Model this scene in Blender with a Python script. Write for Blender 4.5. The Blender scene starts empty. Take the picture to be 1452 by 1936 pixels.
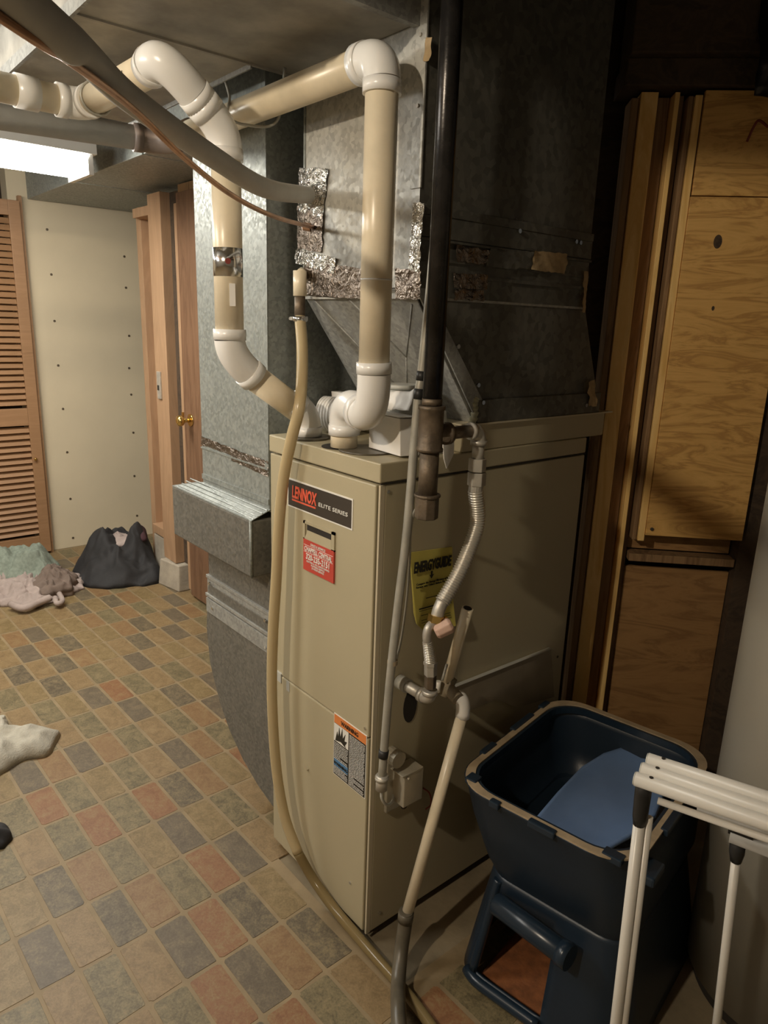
import bpy, bmesh, math, random
from mathutils import Vector, Matrix, noise

# ------------------------------------------------------------------ camera, light, exposure
S = bpy.context.scene
C = S.collection
S.view_settings.view_transform = 'Standard'
S.view_settings.look = 'None'
S.view_settings.exposure = 0.35
S.view_settings.gamma = 1.0
S.view_settings.use_curve_mapping = False

cam = bpy.data.objects.new('camera', bpy.data.cameras.new('camera'))
C.objects.link(cam)
YAW, PITCH, ROLL = math.radians(49.5534), math.radians(14.95591), math.radians(1.97220)
fwd = Vector((-math.sin(YAW) * math.cos(PITCH), math.cos(YAW) * math.cos(PITCH), -math.sin(PITCH)))
rt = Vector((math.cos(YAW), math.sin(YAW), 0))
upv = rt.cross(fwd)
r2 = rt * math.cos(ROLL) + upv * math.sin(ROLL)
u2 = upv * math.cos(ROLL) - rt * math.sin(ROLL)
m = Matrix((r2, u2, -fwd)).transposed().to_4x4()
m.translation = Vector((1.0671, -0.8986, 1.4528))
cam.matrix_world = m
cam.data.sensor_fit = 'VERTICAL'
cam.data.sensor_height = 36.0
cam.data.lens = 1340.56 / 1936 * 36.0
cam.data.clip_start = 0.02
S.camera = cam

w = bpy.data.worlds.new('world'); S.world = w; w.use_nodes = True
w.node_tree.nodes['Background'].inputs[0].default_value = (0.9, 0.85, 0.75, 1)
w.node_tree.nodes['Background'].inputs[1].default_value = 0.065

def lamp(name, kind, loc, power, color, size=0.1, size_y=None, target=None, spot=None, blend=.5):
    d = bpy.data.lights.new(name, kind); d.energy = power; d.color = color
    if kind == 'AREA':
        d.size = size
        if size_y: d.shape = 'RECTANGLE'; d.size_y = size_y
    else:
        d.shadow_soft_size = size
    if kind == 'SPOT': d.spot_size = spot; d.spot_blend = blend
    o = bpy.data.objects.new(name, d); C.objects.link(o); o.location = loc
    if target: o.rotation_euler = (Vector(target) - Vector(loc)).to_track_quat('-Z', 'Y').to_euler()
    return o
lamp('ceiling_bulb', 'POINT', (0.40, -1.80, 2.195), 60, (1, .87, .68), 0.03)
for k in range(4):      # the room's second tube light, hanging out of frame to the left of the camera
    lamp('tube_light', 'POINT', (-.90, -1.0 - .28 * k, 1.95), 9.4, (1, .97, .90), 0.10)

# ------------------------------------------------------------------ materials
def nt(name):
    m = bpy.data.materials.new(name); m.use_nodes = True
    n = m.node_tree; return m, n, n.nodes['Principled BSDF']
def N(n, t, **k):
    x = n.nodes.new(t)
    for a, b in k.items(): setattr(x, a, b)
    return x
def coords(n, scale=(1, 1, 1), rnd=False):
    tc = N(n, 'ShaderNodeTexCoord'); mp = N(n, 'ShaderNodeMapping'); mp.inputs['Scale'].default_value = scale
    n.links.new(tc.outputs['Object'], mp.inputs[0])
    if rnd:
        oi = N(n, 'ShaderNodeObjectInfo'); mu = N(n, 'ShaderNodeMath', operation='MULTIPLY'); mu.inputs[1].default_value = 37.0
        n.links.new(oi.outputs['Random'], mu.inputs[0]); n.links.new(mu.outputs[0], mp.inputs['Location'])
    return mp.outputs[0]
def ramp(n, src, stops):
    r = N(n, 'ShaderNodeValToRGB'); e = r.color_ramp.elements
    while len(e) < len(stops): e.new(.5)
    for x, (p, c) in zip(e, stops): x.position = p; x.color = (*c, 1)
    n.links.new(src, r.inputs[0]); return r.outputs[0]
def noise_tex(n, vec, scale, detail=4, rough=.55, dist=0):
    t = N(n, 'ShaderNodeTexNoise'); t.inputs['Scale'].default_value = scale; t.inputs['Detail'].default_value = detail
    t.inputs['Roughness'].default_value = rough; t.inputs['Distortion'].default_value = dist
    n.links.new(vec, t.inputs['Vector']); return t.outputs['Fac']
def bump(n, b, src, strength=.2, dist=.01):
    x = N(n, 'ShaderNodeBump'); x.inputs['Strength'].default_value = strength; x.inputs['Distance'].default_value = dist
    n.links.new(src, x.inputs['Height']); n.links.new(x.outputs[0], b.inputs['Normal'])
def setp(b, **k):
    for a, v in k.items():
        b.inputs[a.replace('_', ' ')].default_value = v
def simple(name, col, rough=.5, metal=0, var=.12, scale=9, bumpy=0, bscale=60, spec=None, rnd=False):
    m, n, b = nt(name)
    v = coords(n, rnd=rnd)
    f = noise_tex(n, v, scale)
    lo = tuple(c * (1 - var) for c in col); hi = tuple(min(1, c * (1 + var)) for c in col)
    n.links.new(ramp(n, f, [(.3, lo), (.7, hi)]), b.inputs['Base Color'])
    setp(b, Roughness=rough, Metallic=metal)
    if spec is not None: b.inputs['Specular IOR Level'].default_value = spec
    if bumpy: bump(n, b, noise_tex(n, v, bscale, 3), bumpy, .004)
    return m
def galv(name, a, b_, rough=.42, metal=.55, scale=70):
    m, n, b = nt(name); v = coords(n)
    vo = N(n, 'ShaderNodeTexVoronoi'); vo.inputs['Scale'].default_value = scale; vo.inputs['Randomness'].default_value = 1
    n.links.new(v, vo.inputs['Vector'])
    sx = N(n, 'ShaderNodeSeparateColor'); n.links.new(vo.outputs['Color'], sx.inputs[0])
    f2 = noise_tex(n, v, 5, 5)
    mx = N(n, 'ShaderNodeMath', operation='MULTIPLY_ADD'); mx.inputs[1].default_value = .55
    n.links.new(sx.outputs[0], mx.inputs[0]); 
    mm = N(n, 'ShaderNodeMath', operation='MULTIPLY'); mm.inputs[1].default_value = .45
    n.links.new(f2, mm.inputs[0]); n.links.new(mm.outputs[0], mx.inputs[2])
    n.links.new(ramp(n, mx.outputs[0], [(.15, a), (.75, b_)]), b.inputs['Base Color'])
    rr = N(n, 'ShaderNodeMath', operation='MULTIPLY_ADD'); rr.inputs[1].default_value = .25; rr.inputs[2].default_value = rough - .1
    n.links.new(sx.outputs[1], rr.inputs[0]); n.links.new(rr.outputs[0], b.inputs['Roughness'])
    b.inputs['Metallic'].default_value = metal
    bump(n, b, noise_tex(n, v, 25, 2), .08, .01)
    return m
def wood(name, a, b_, c, axis=2, rough=.6, ring=14, stretch=14, bumpy=.15, rnd=True, flat=None):
    m, n, b = nt(name)
    sc = [stretch] * 3; sc[axis] = 1.0
    if flat: sc = list(flat)
    v = coords(n, tuple(sc), rnd)
    f = noise_tex(n, v, 1.6, 5, .6, 1.2)
    wv = N(n, 'ShaderNodeMath', operation='MULTIPLY'); wv.inputs[1].default_value = ring
    n.links.new(f, wv.inputs[0])
    pg = N(n, 'ShaderNodeMath', operation='PINGPONG'); pg.inputs[1].default_value = 1.0
    n.links.new(wv.outputs[0], pg.inputs[0])
    n.links.new(ramp(n, pg.outputs[0], [(0, a), (.45, b_), (1, c)]), b.inputs['Base Color'])
    b.inputs['Roughness'].default_value = rough
    bump(n, b, pg.outputs[0], bumpy, .002)
    return m
def foil(name, col=(.75, .74, .70), rough=.22, strength=.9, scale=55):
    m, n, b = nt(name); v = coords(n)
    f = noise_tex(n, v, scale, 3, .6, .8)
    bump(n, b, f, strength, .02)
    n.links.new(ramp(n, noise_tex(n, v, 18), [(.3, tuple(c * .7 for c in col)), (.7, col)]), b.inputs['Base Color'])
    setp(b, Metallic=1.0, Roughness=rough)
    return m
def tile_mat(name, a, b_, c, d):
    m, n, b = nt(name); v = coords(n, rnd=True)
    f = noise_tex(n, v, 26, 6, .75, .8)
    g = noise_tex(n, v, 190, 3, .75)
    mx = N(n, 'ShaderNodeMath', operation='MULTIPLY_ADD'); mx.inputs[1].default_value = .6
    n.links.new(f, mx.inputs[0])
    mm = N(n, 'ShaderNodeMath', operation='MULTIPLY'); mm.inputs[1].default_value = .4
    n.links.new(g, mm.inputs[0]); n.links.new(mm.outputs[0], mx.inputs[2])
    n.links.new(ramp(n, mx.outputs[0], [(.41, a), (.48, b_), (.54, c), (.62, d)]), b.inputs['Base Color'])
    setp(b, Roughness=.5)
    bump(n, b, mx.outputs[0], .25, .003)
    return m

M = {}
M['galv'] = galv('galvanised_steel', (.25, .25, .235), (.38, .38, .355), .5, .2, 130)
M['galv_bright'] = galv('galvanised_steel_bright', (.22, .24, .225), (.34, .36, .34), .45, .3, 130)
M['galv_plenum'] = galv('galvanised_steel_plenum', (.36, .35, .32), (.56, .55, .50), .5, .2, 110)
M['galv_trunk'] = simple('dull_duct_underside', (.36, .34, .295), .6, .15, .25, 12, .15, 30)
M['galv_dark'] = galv('shaded_duct_steel', (.085, .082, .068), (.15, .142, .118), .5, .3, 70)  # same duct steel, with the shade on the side faces put into its colour
M['galv_boot'] = galv('boot_steel', (.125, .12, .105), (.20, .19, .165), .5, .25, 130)
M['foil'] = foil('aluminium_foil_tape')
M['foil_dull'] = foil('tarnished_foil_tape', (.30, .25, .21), .35, .6)
M['kraft'] = simple('kraft_paper_tape', (.42, .30, .16), .75, 0, .25, 30, .4)
M['paint'] = simple('tan_cabinet_paint', (.44, .385, .255), .42, 0, .03, 3, .05, 300)
M['paint_edge'] = simple('tan_cabinet_lit_edge', (.56, .49, .35), .4, 0, .03)  # lighter cabinet paint; the lit highlight on lip and flange is in the colour
M['slot'] = simple('dark_slot', (.025, .02, .015), .8)
M['pvc'] = simple('yellowed_pvc', (.80, .70, .52), .30, 0, .10, 12)
M['pvcw'] = simple('white_pvc_fitting', (.84, .83, .80), .26, 0, .04, 6)
M['iron'] = simple('black_iron_pipe', (.035, .032, .03), .26, .6, .4, 30, .08, 90)
M['rust'] = simple('rusty_fitting', (.15, .115, .08), .55, .55, .45, 28, .35, 70)
M['zinc'] = simple('zinc_fitting', (.52, .49, .43), .45, .5, .2, 30, .15, 80)
M['emt'] = simple('grey_conduit', (.40, .385, .33), .5, .25, .15, 25)
M['flex'] = simple('corrugated_steel_connector', (.68, .65, .58), .34, .6, .1)
M['white'] = simple('white_plastic', (.80, .78, .72), .35, 0, .04)
M['paper'] = simple('white_paper', (.82, .80, .76), .7, 0, .04, 6, .15, 30)
M['card'] = simple('grey_cardboard', (.27, .225, .155), .8, 0, .2, 8, .1)
M['foam'] = simple('grey_pipe_insulation', (.50, .495, .465), .7, 0, .08, 14, .2, 40)
M['copper'] = simple('copper_tube', (.50, .30, .19), .35, .8, .25, 20)
M['brass'] = simple('brass', (.70, .48, .16), .2, .95, .1)
M['chrome'] = simple('bright_steel', (.68, .68, .68), .18, 1.0, .05)
M['rubber'] = simple('dark_rubber_hose', (.10, .085, .06), .38, 0, .25, 20)
M['black'] = simple('black_plastic', (.018, .018, .018), .4, 0, .2)
M['tape'] = simple('black_electrical_tape', (.02, .02, .02), .5)
M['drywall'] = simple('beige_drywall', (.60, .51, .36), .85, 0, .04, 3, .06, 140)
M['plaster'] = simple('plain_room_wall', (.34, .31, .26), .9, 0, .05, 2)
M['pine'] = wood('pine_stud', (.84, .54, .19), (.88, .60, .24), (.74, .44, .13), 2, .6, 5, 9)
M['pinedark'] = wood('aged_shaded_pine', (.22, .13, .06), (.30, .18, .085), (.16, .09, .04), 2, .7, 5, 9)  # dark pine for joists and braces; also carries shade on the stud wall
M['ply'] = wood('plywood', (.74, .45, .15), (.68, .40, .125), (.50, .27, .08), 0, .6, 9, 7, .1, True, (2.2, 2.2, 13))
M['plydark'] = wood('darker_plywood', (.36, .20, .075), (.32, .175, .065), (.24, .125, .045), 0, .65, 8, 7, .1, True, (2.0, 2.0, 11))  # darker plywood tone for the lower sheet and brace
M['jamb'] = wood('stained_stud', (.36, .22, .125), (.42, .26, .15), (.28, .165, .09), 2, .6, 4, 8)
M['door'] = wood('brown_door_veneer', (.17, .09, .05), (.20, .11, .062), (.14, .072, .04), 2, .45, 6, 9)
M['louvre'] = wood('louvre_wood', (.30, .165, .08), (.34, .19, .095), (.24, .13, .062), 1, .5, 4, 9)
M['beam'] = wood('dark_joist', (.055, .036, .022), (.075, .048, .028), (.04, .026, .016), 1, .8, 5, 8)
M['concrete'] = simple('bare_concrete', (.21, .165, .10), .8, 0, .28, 7, .3, 50)
M['block'] = simple('concrete_curb', (.38, .33, .26), .9, 0, .2, 10, .5, 50)
M['grout'] = simple('tile_grout', (.245, .18, .098), .6, 0, .15, 14, .15, 80)
M['tank'] = simple('tank_enamel', (.37, .345, .285), .5, 0, .03, 2, .06, 220)
M['bin'] = simple('navy_plastic', (.012, .022, .036), .38, 0, .15, 5, .05, 200)
M['binlip'] = simple('navy_plastic_rim', (.014, .026, .042), .28, 0, .1)
M['cream'] = simple('cream_rim_strip', (.40, .31, .20), .6, 0, .15, 30)
M['lid'] = simple('mid_blue_plastic', (.16, .26, .47), .4, 0, .08, 8)
M['litter'] = simple('cream_litter', (.42, .36, .27), .85, 0, .3, 120, .6, 150)
M['rustmat'] = simple('rust_brown_mat', (.24, .085, .028), .75, 0, .3, 40, .3, 90)
M['rack'] = simple('white_enamelled_tube', (.60, .57, .51), .32, 0, .04)
M['red'] = simple('red_label', (.52, .065, .045), .5, 0, .06)
M['redtext'] = simple('orange_red_print', (.80, .13, .07), .5, 0, .03)
M['badge'] = simple('charcoal_badge', (.05, .04, .033), .4, 0, .1)
M['yellow'] = simple('yellow_paper_label', (.60, .52, .12), .65, 0, .1, 12)
M['ink'] = simple('black_ink', (.02, .017, .012), .6)
M['orange'] = simple('orange_print', (.72, .23, .06), .5)
M['blueink'] = simple('blue_print', (.09, .22, .40), .5)
M['pink'] = simple('faded_pink_plastic', (.62, .42, .33), .55, 0, .12, 40)
M['sage'] = simple('sage_terry_cloth', (.23, .265, .215), .95, 0, .2, 60, .8, 260)
M['pinkcloth'] = simple('pale_pink_cloth', (.36, .29, .26), .9, 0, .12, 20, .4, 120)
M['taupe'] = simple('taupe_cloth', (.17, .125, .10), .9, 0, .15, 20, .4, 120)
M['blackcloth'] = simple('black_cloth', (.022, .021, .022), .8, 0, .3, 12, .3, 80)
M['maroon'] = simple('maroon_cloth', (.05, .02, .025), .85, 0, .3, 12)
M['whitecloth'] = simple('offwhite_towel', (.43, .40, .33), .95, 0, .12, 40, .6, 200)
M['paintedmetal'] = simple('tan_grey_box_metal', (.46, .42, .33), .4, .35, .12, 20)
M['sealant'] = simple('grey_green_sealant', (.36, .36, .26), .6, 0, .2, 30, .5)
M['cup'] = simple('cloudy_plastic_tub', (.48, .48, .44), .35, 0, .08)
M['greybrown'] = simple('grey_brown_coupling', (.22, .17, .14), .5, 0, .15, 20)
M['darkred'] = simple('dark_red_wire', (.20, .03, .02), .5)
m_, n_, b_ = nt('clear_vinyl_hose'); setp(b_, Base_Color=(.60, .48, .28, 1), Roughness=.2, IOR=1.3)
b_.inputs['Transmission Weight'].default_value = .22
M['hose'] = m_
m_, n_, b_ = nt('wet_hose'); setp(b_, Base_Color=(.26, .19, .085, 1), Roughness=.15, IOR=1.3)
b_.inputs['Transmission Weight'].default_value = .3
M['hosewet'] = m_
m_, n_, b_ = nt('lit_tube'); setp(b_, Base_Color=(1, 1, 1, 1)); b_.inputs['Emission Color'].default_value = (1, .97, .88, 1); b_.inputs['Emission Strength'].default_value = 30
M['tube'] = m_
M['blackfilm'] = simple('black_poly_sheet', (.008, .008, .012), .3, 0, .3, 20, .5, 20)
TILE_DARK = [tile_mat('tile_slate', (.082, .063, .039), (.118, .092, .056), (.155, .12, .070), (.22, .17, .092)),
             tile_mat('tile_blue_grey', (.10, .076, .048), (.122, .094, .060), (.145, .112, .070), (.20, .152, .088)),
             tile_mat('tile_olive', (.10, .08, .042), (.15, .118, .06), (.19, .15, .078), (.24, .185, .095))]
TILE_LIGHT = [tile_mat('tile_tan', (.17, .112, .052), (.21, .14, .065), (.24, .162, .078), (.27, .19, .095)),
              tile_mat('tile_ochre', (.155, .108, .046), (.195, .135, .06), (.225, .16, .074), (.265, .192, .095)),
              tile_mat('tile_terracotta', (.175, .10, .045), (.215, .123, .056), (.23, .145, .066), (.26, .178, .085))]
TILE_RED = tile_mat('tile_red', (.185, .086, .038), (.225, .106, .047), (.23, .13, .058), (.26, .172, .08))

# ------------------------------------------------------------------ builders
WLOC = {}
def link(name, me, mat, parent=None, origin=None, smooth=False, bevel=0, autosm=True):
    if origin is None:
        xs = [v.co for v in me.vertices]
        origin = Vector([(min(c[i] for c in xs) + max(c[i] for c in xs)) / 2 for i in range(3)])
        if parent is None: origin.z = min(c[2] for c in xs)
    origin = Vector(origin)
    for v in me.vertices: v.co -= origin
    o = bpy.data.objects.new(name, me); C.objects.link(o)
    for mt in (mat if isinstance(mat, (list, tuple)) else [mat]): me.materials.append(mt)
    WLOC[o] = origin
    if parent is not None:
        o.parent = parent; o.location = origin - WLOC[parent]
    else: o.location = origin
    if smooth:
        for p in me.polygons: p.use_smooth = True
    if bevel:
        b = o.modifiers.new('bevel', 'BEVEL'); b.width = bevel; b.segments = 2; b.limit_method = 'ANGLE'; b.angle_limit = math.radians(40)
    return o
def tag(o, label=None, cat=None, group=None, kind=None):
    if label: o['label'] = label
    if cat: o['category'] = cat
    if group: o['group'] = group
    if kind: o['kind'] = kind
    return o
def thing(name, loc, label, cat, group=None):
    o = bpy.data.objects.new(name, None); C.objects.link(o); o.location = loc; o.empty_display_size = .05
    WLOC[o] = Vector(loc); return tag(o, label, cat, group)
class MB:
    def __init__(s): s.v = []; s.f = []; s.mi = []; s.cur = 0
    def add(s, vs, fs):
        k = len(s.v); s.v += [tuple(x) for x in vs]; s.f += [tuple(i + k for i in f) for f in fs]; s.mi += [s.cur] * len(fs); return s
    def box(s, x0, y0, z0, x1, y1, z1):
        return s.hexa([(x0, y0, z0), (x1, y0, z0), (x1, y1, z0), (x0, y1, z0), (x0, y0, z1), (x1, y0, z1), (x1, y1, z1), (x0, y1, z1)])
    def hexa(s, p):
        return s.add(p, [(0, 3, 2, 1), (4, 5, 6, 7), (0, 1, 5, 4), (1, 2, 6, 5), (2, 3, 7, 6), (3, 0, 4, 7)])
    def prism(s, poly, ext):
        n = len(poly); ext = Vector(ext); a = [Vector(p) for p in poly]; b = [p + ext for p in a]
        return s.add(a + b, [tuple(range(n))[::-1], tuple(range(n, 2 * n))] + [(i, (i + 1) % n, n + (i + 1) % n, n + i) for i in range(n)])
    def tube(s, pts, r, seg=20, cap=True, ry=None, hollow=0):
        pts = [Vector(p) for p in pts]; n = len(pts)
        rs = r if isinstance(r, (list, tuple)) else [r] * n
        T = []
        for i in range(n):
            d = (pts[min(i + 1, n - 1)] - pts[max(i - 1, 0)])
            T.append(d.normalized() if d.length > 1e-9 else T[-1])
        nrm = T[0].orthogonal().normalized(); rings = []
        for i in range(n):
            if i: 
                ax = T[i - 1].cross(T[i])
                if ax.length > 1e-7: nrm = Matrix.Rotation(T[i - 1].angle(T[i]), 3, ax.normalized()) @ nrm
            nrm = (nrm - T[i] * nrm.dot(T[i])).normalized(); bi = T[i].cross(nrm)
            rings.append([pts[i] + (nrm * math.cos(2 * math.pi * k / seg) + bi * math.sin(2 * math.pi * k / seg)) * rs[i] for k in range(seg)])
        vs = [p for rg in rings for p in rg]
        fs = [(i * seg + k, i * seg + (k + 1) % seg, (i + 1) * seg + (k + 1) % seg, (i + 1) * seg + k) for i in range(n - 1) for k in range(seg)]
        if cap: fs += [tuple(range(seg))[::-1], tuple(range((n - 1) * seg, n * seg))]
        return s.add(vs, fs)
    def hexnut(s, a, b, r): return s.tube([a, b], r, 6)
    def disc(s, c, n, r, t, seg=24):
        c = Vector(c); n = Vector(n).normalized(); return s.tube([c, c + n * t], r, seg)
    def build(s, name, mat, parent=None, **k):
        me = bpy.data.meshes.new(name); me.from_pydata(s.v, [], s.f); me.validate()
        if any(s.mi): 
            for p, i in zip(me.polygons, s.mi): p.material_index = i
        bm = bmesh.new(); bm.from_mesh(me); bmesh.ops.recalc_face_normals(bm, faces=bm.faces); bm.to_mesh(me); bm.free()
        return link(name, me, mat, parent, **k)
def smooth_tube(o, ang=35):
    me = o.data
    for p in me.polygons: p.use_smooth = len(p.vertices) == 4
    return o
def bez(pts, n=8):
    """Catmull-Rom through the points"""
    p = [Vector(q) for q in pts]; out = []
    p = [p[0] * 2 - p[1]] + p + [p[-1] * 2 - p[-2]]
    for i in range(1, len(p) - 2):
        for k in range(n):
            t = k / n
            out.append(.5 * ((2 * p[i]) + (p[i + 1] - p[i - 1]) * t + (2 * p[i - 1] - 5 * p[i] + 4 * p[i + 1] - p[i + 2]) * t * t + (3 * p[i] - p[i - 1] - 3 * p[i + 1] + p[i + 2]) * t ** 3))
    out.append(p[-2]); return out
def arc3(a, c, b, n=8):
    """rounded corner from a to b with control c"""
    a, b, c = Vector(a), Vector(b), Vector(c)
    return [a * (1 - t) ** 2 + c * 2 * t * (1 - t) + b * t * t for t in [i / n for i in range(n + 1)]]
def T(name, pts, r, mat, parent=None, seg=20, **k):
    return smooth_tube(MB().tube(pts, r, seg).build(name, mat, parent, **k))
def text_mesh(txt, size, origin, ux, uy, mat, parent, name='lettering', depth=.0006, align='LEFT', sx=1.0, bold=.0, shear=0, fit=None):
    cu = bpy.data.curves.new('t', 'FONT'); cu.body = txt; cu.size = size; cu.extrude = depth; cu.align_x = align; cu.offset = bold; cu.shear = shear
    cu.resolution_u = 3
    o = bpy.data.objects.new('t', cu); C.objects.link(o)
    dg = bpy.context.evaluated_depsgraph_get(); me = bpy.data.meshes.new_from_object(o.evaluated_get(dg))
    C.objects.unlink(o); bpy.data.objects.remove(o)
    ux, uy = Vector(ux).normalized(), Vector(uy).normalized(); nz = ux.cross(uy); origin = Vector(origin)
    if fit and me.vertices:
        xs = [v.co.x for v in me.vertices]; sx = fit / (max(xs) - min(xs))
    for v in me.vertices: v.co = origin + ux * v.co.x * sx + uy * v.co.y + nz * (v.co.z + depth)
    return link(name, me, mat, parent)
# ------------------------------------------------------------------ setting: floor
floor = MB().box(-3.9, -3.6, -.06, 2.6, 2.4, -.0045).build('floor', M['concrete']); tag(floor, kind='structure')
GX, GY, TH, PA, PB = -.9030, -.1525, math.radians(1.885), .1825, .0864
ca, sa = math.cos(TH), math.sin(TH)
def grid(i, j): return (GX + i * PA * ca - j * PB * sa, GY + i * PA * sa + j * PB * ca)
def on_vinyl(x, y):
    if x > .50 or x < -3.9: return False
    if x > .143: return y < .34
    if x > -.44: return y < -.035
    return y < 1.0
# printed sheet the tiles stand on, cut to follow the furnace
g = MB()
for (a, b, c, d) in [(-3.5, -3.2, -.44, .95), (-.44, -3.2, .143, -.02), (.143, -3.2, .55, .36)]:
    g.box(a, b, -.0044, c, d, -.0010)
g.build('grout_bed', M['grout'], floor)
random.seed(4)
def tile_mesh(seed):
    rng = random.Random(seed)
    hx, hy, b = PA / 2 - .0038, PB / 2 - .0036, .0025
    def ring(sx, sy, z):
        r = .006; pts = []
        for (cx, cy, a0) in [(1, 1, 0), (-1, 1, 90), (-1, -1, 180), (1, -1, 270)]:
            for k in (0, 45, 90):
                a = math.radians(a0 + k); pts.append((cx * (sx - r) + r * math.cos(a), cy * (sy - r) + r * math.sin(a), z))
        return pts
    lo = ring(hx, hy, -.0030); hi = ring(hx - b * .6, hy - b * .6, 0)
    j = [(rng.uniform(-.0016, .0016), rng.uniform(-.0016, .0016)) for _ in lo]
    lo = [(p[0] + q[0], p[1] + q[1], p[2]) for p, q in zip(lo, j)]; hi = [(p[0] + q[0], p[1] + q[1], p[2]) for p, q in zip(hi, j)]
    n = len(lo)
    return lo + hi, [tuple(range(n, 2 * n))] + [(i, (i + 1) % n, n + (i + 1) % n, n + i) for i in range(n)]
tmesh = []
for s in range(5):
    v, f = tile_mesh(s); me = bpy.data.meshes.new('tile'); me.from_pydata(v, [], f); me.materials.append(TILE_LIGHT[0]); tmesh.append(me)
cells = []
camf = Vector((1.0671, -.8986, 1.4528))
for i in range(-17, 9):
    for j in range(-36, 16):
        x, y = grid(i + .5, j + .5)
        if not on_vinyl(x, y): continue
        if x < -3.42 or y < -3.1: continue
        d = (Vector((x, y, 0)) - camf)
        z = d.dot(fwd); u = 726 + 1340.56 * d.dot(r2) / z if z > .1 else -9999; v = 968 - 1340.56 * d.dot(u2) / z if z > .1 else 0
        vis = z > .1 and -70 < u < 1300 and 1000 < v < 2010
        if vis and x > -.95 and y > .05 and x < -.4: vis = False
        cells.append((0 if vis else 1, d.length, i, j, x, y))
cells.sort()
rest = MB(); rest_m = []
for n_, (nv, dl, i, j, x, y) in enumerate(cells):
    rr = random.random(); even = (i + j) % 2 == 0
    far = x < -1.7
    if even:
        mt = TILE_DARK[0] if rr < .30 else TILE_DARK[1] if rr < .52 else TILE_DARK[2] if rr < (.80 if far else .93) else TILE_LIGHT[1]
    else:
        red = .12 if x < -1.2 else .36
        mt = TILE_LIGHT[0] if rr < .4 - red / 3 else TILE_LIGHT[1] if rr < .62 - red / 3 else TILE_LIGHT[2] if rr < .82 - red / 4 else (TILE_RED if rr < .82 - red / 4 + red * .5 else TILE_LIGHT[0])
    if nv == 0 and n_ < 300:
        o = bpy.data.objects.new('tile', tmesh[random.randrange(5)]); C.objects.link(o)
        o.location = Vector((x, y, random.uniform(-.0003, 0))) - WLOC[floor]; o.rotation_euler = (0, 0, TH + random.choice((0, math.pi))); o.parent = floor
        o.material_slots[0].link = 'OBJECT'; o.material_slots[0].material = mt
    else:
        if mt not in rest_m: rest_m.append(mt)
        rest.cur = rest_m.index(mt)
        v, f = tile_mesh(random.randrange(5))
        rest.add([(x + p[0] * ca - p[1] * sa, y + p[0] * sa + p[1] * ca, p[2]) for p in v], f)
ro = rest.build('far_tiles', rest_m, floor); ro['kind'] = 'stuff'

# ------------------------------------------------------------------ setting: walls and ceiling
def struct(name, mb, mat, **k):
    o = mb.build(name, mat, **k); tag(o, kind='structure'); return o
wl = struct('wall_left', MB().box(-3.62, .20, 0, -3.5, 1.6, 2.4), M['drywall'])
for (px, pz) in []: pass
nails = [(-3.5000, 0.3933, 1.9016), (-3.5000, 0.3959, 1.6575), (-3.5000, 0.3919, 1.3963), (-3.5000, 0.3918, 1.1392), (-3.5000, 0.3983, 0.8798), (-3.5000, 0.4019, 0.6120), (-3.5000, 0.3978, 0.3155), (-3.5000, 0.3940, 0.0585),
         (-3.5000, 0.8296, 1.7908), (-3.5000, 0.8282, 1.6078), (-3.5000, 0.8307, 1.3177), (-3.5000, 0.8187, 1.1178), (-3.5000, 0.8224, 0.9504), (-3.5000, 0.8217, 0.7038), (-3.5000, 0.8118, 0.4156), (-3.5000, 0.8139, 0.1427)]
for p in nails:
    MB().disc((-3.5, p[1], p[2]), (1, 0, 0), .0075, .002, 8).build('nail_head', M['rust'], wl)
struct('wall_closet', MB().box(-3.95, -3.5, 0, -3.85, .30, 2.4), M['beam'])
struct('wall_left_near', MB().box(-3.62, -3.5, 0, -3.5, -.62, 2.4), M['drywall'])
struct('wall_front', MB().box(-3.95, -3.62, 0, 2.6, -3.5, 2.4), M['plaster'])
struct('wall_right', MB().box(2.5, -3.5, 0, 2.6, 2.4, 2.4), M['plaster'])
struct('wall_back', MB().box(-2.30, 1.12, 0, -.22, 1.22, 2.4), M['block'])
struct('ceiling', MB().box(-3.95, -3.6, 2.4, 2.6, 2.6, 2.46), M['beam'])
for k, y in enumerate([-3.2, -2.8, -2.4, -2.0, -1.6, -1.2]):
    struct('ceiling_joist', MB().box(-3.5, y, 2.19, 2.5, y + .04, 2.4), M['pinedark'])
for k, x in enumerate([.25, .85, 1.25]):
    struct('ceiling_joist', MB().box(x, -.38, 2.19, x + .04, .70, 2.4), M['beam'])
# door wall: stud bay, curb, door
wd = struct('wall_door', MB().box(-2.335, .66, .0, -.96, .74, 2.045), M['pinedark'])
obj_studs = thing('timber_framing', (-2.62, .66, 0), 'open wooden wall end with bare studs and plate beside the beige drywall', 'framing')
MB().box(-2.86, .66, .02, -2.80, .75, 1.99).build('stud', M['jamb'], obj_studs, bevel=.002)
MB().box(-2.80, .735, .20, -2.56, .75, 1.99).build('back_board', M['jamb'], obj_studs)
MB().box(-2.80, .64, .235, -2.56, .735, .285).build('bottom_plate', M['jamb'], obj_studs, bevel=.002)
MB().box(-2.58, .61, .15, -2.43, .735, 2.02).build('stud', M['jamb'], obj_studs, bevel=.002)
MB().box(-2.80, .62, 1.93, -2.60, .735, 1.975).build('top_plate', M['jamb'], obj_studs, bevel=.002)
sp = MB().box(-2.545, .600, 1.03, -2.505, .610, 1.17).build('strike_plate', M['zinc'], obj_studs, bevel=.002)
MB().box(-2.535, .597, 1.075, -2.518, .600, 1.10).build('strike_hole', M['slot'], sp)
curb = thing('concrete_block', (-2.45, .66, 0), 'pale concrete curb block at the foot of the stud beside the brown door', 'block')
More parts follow.
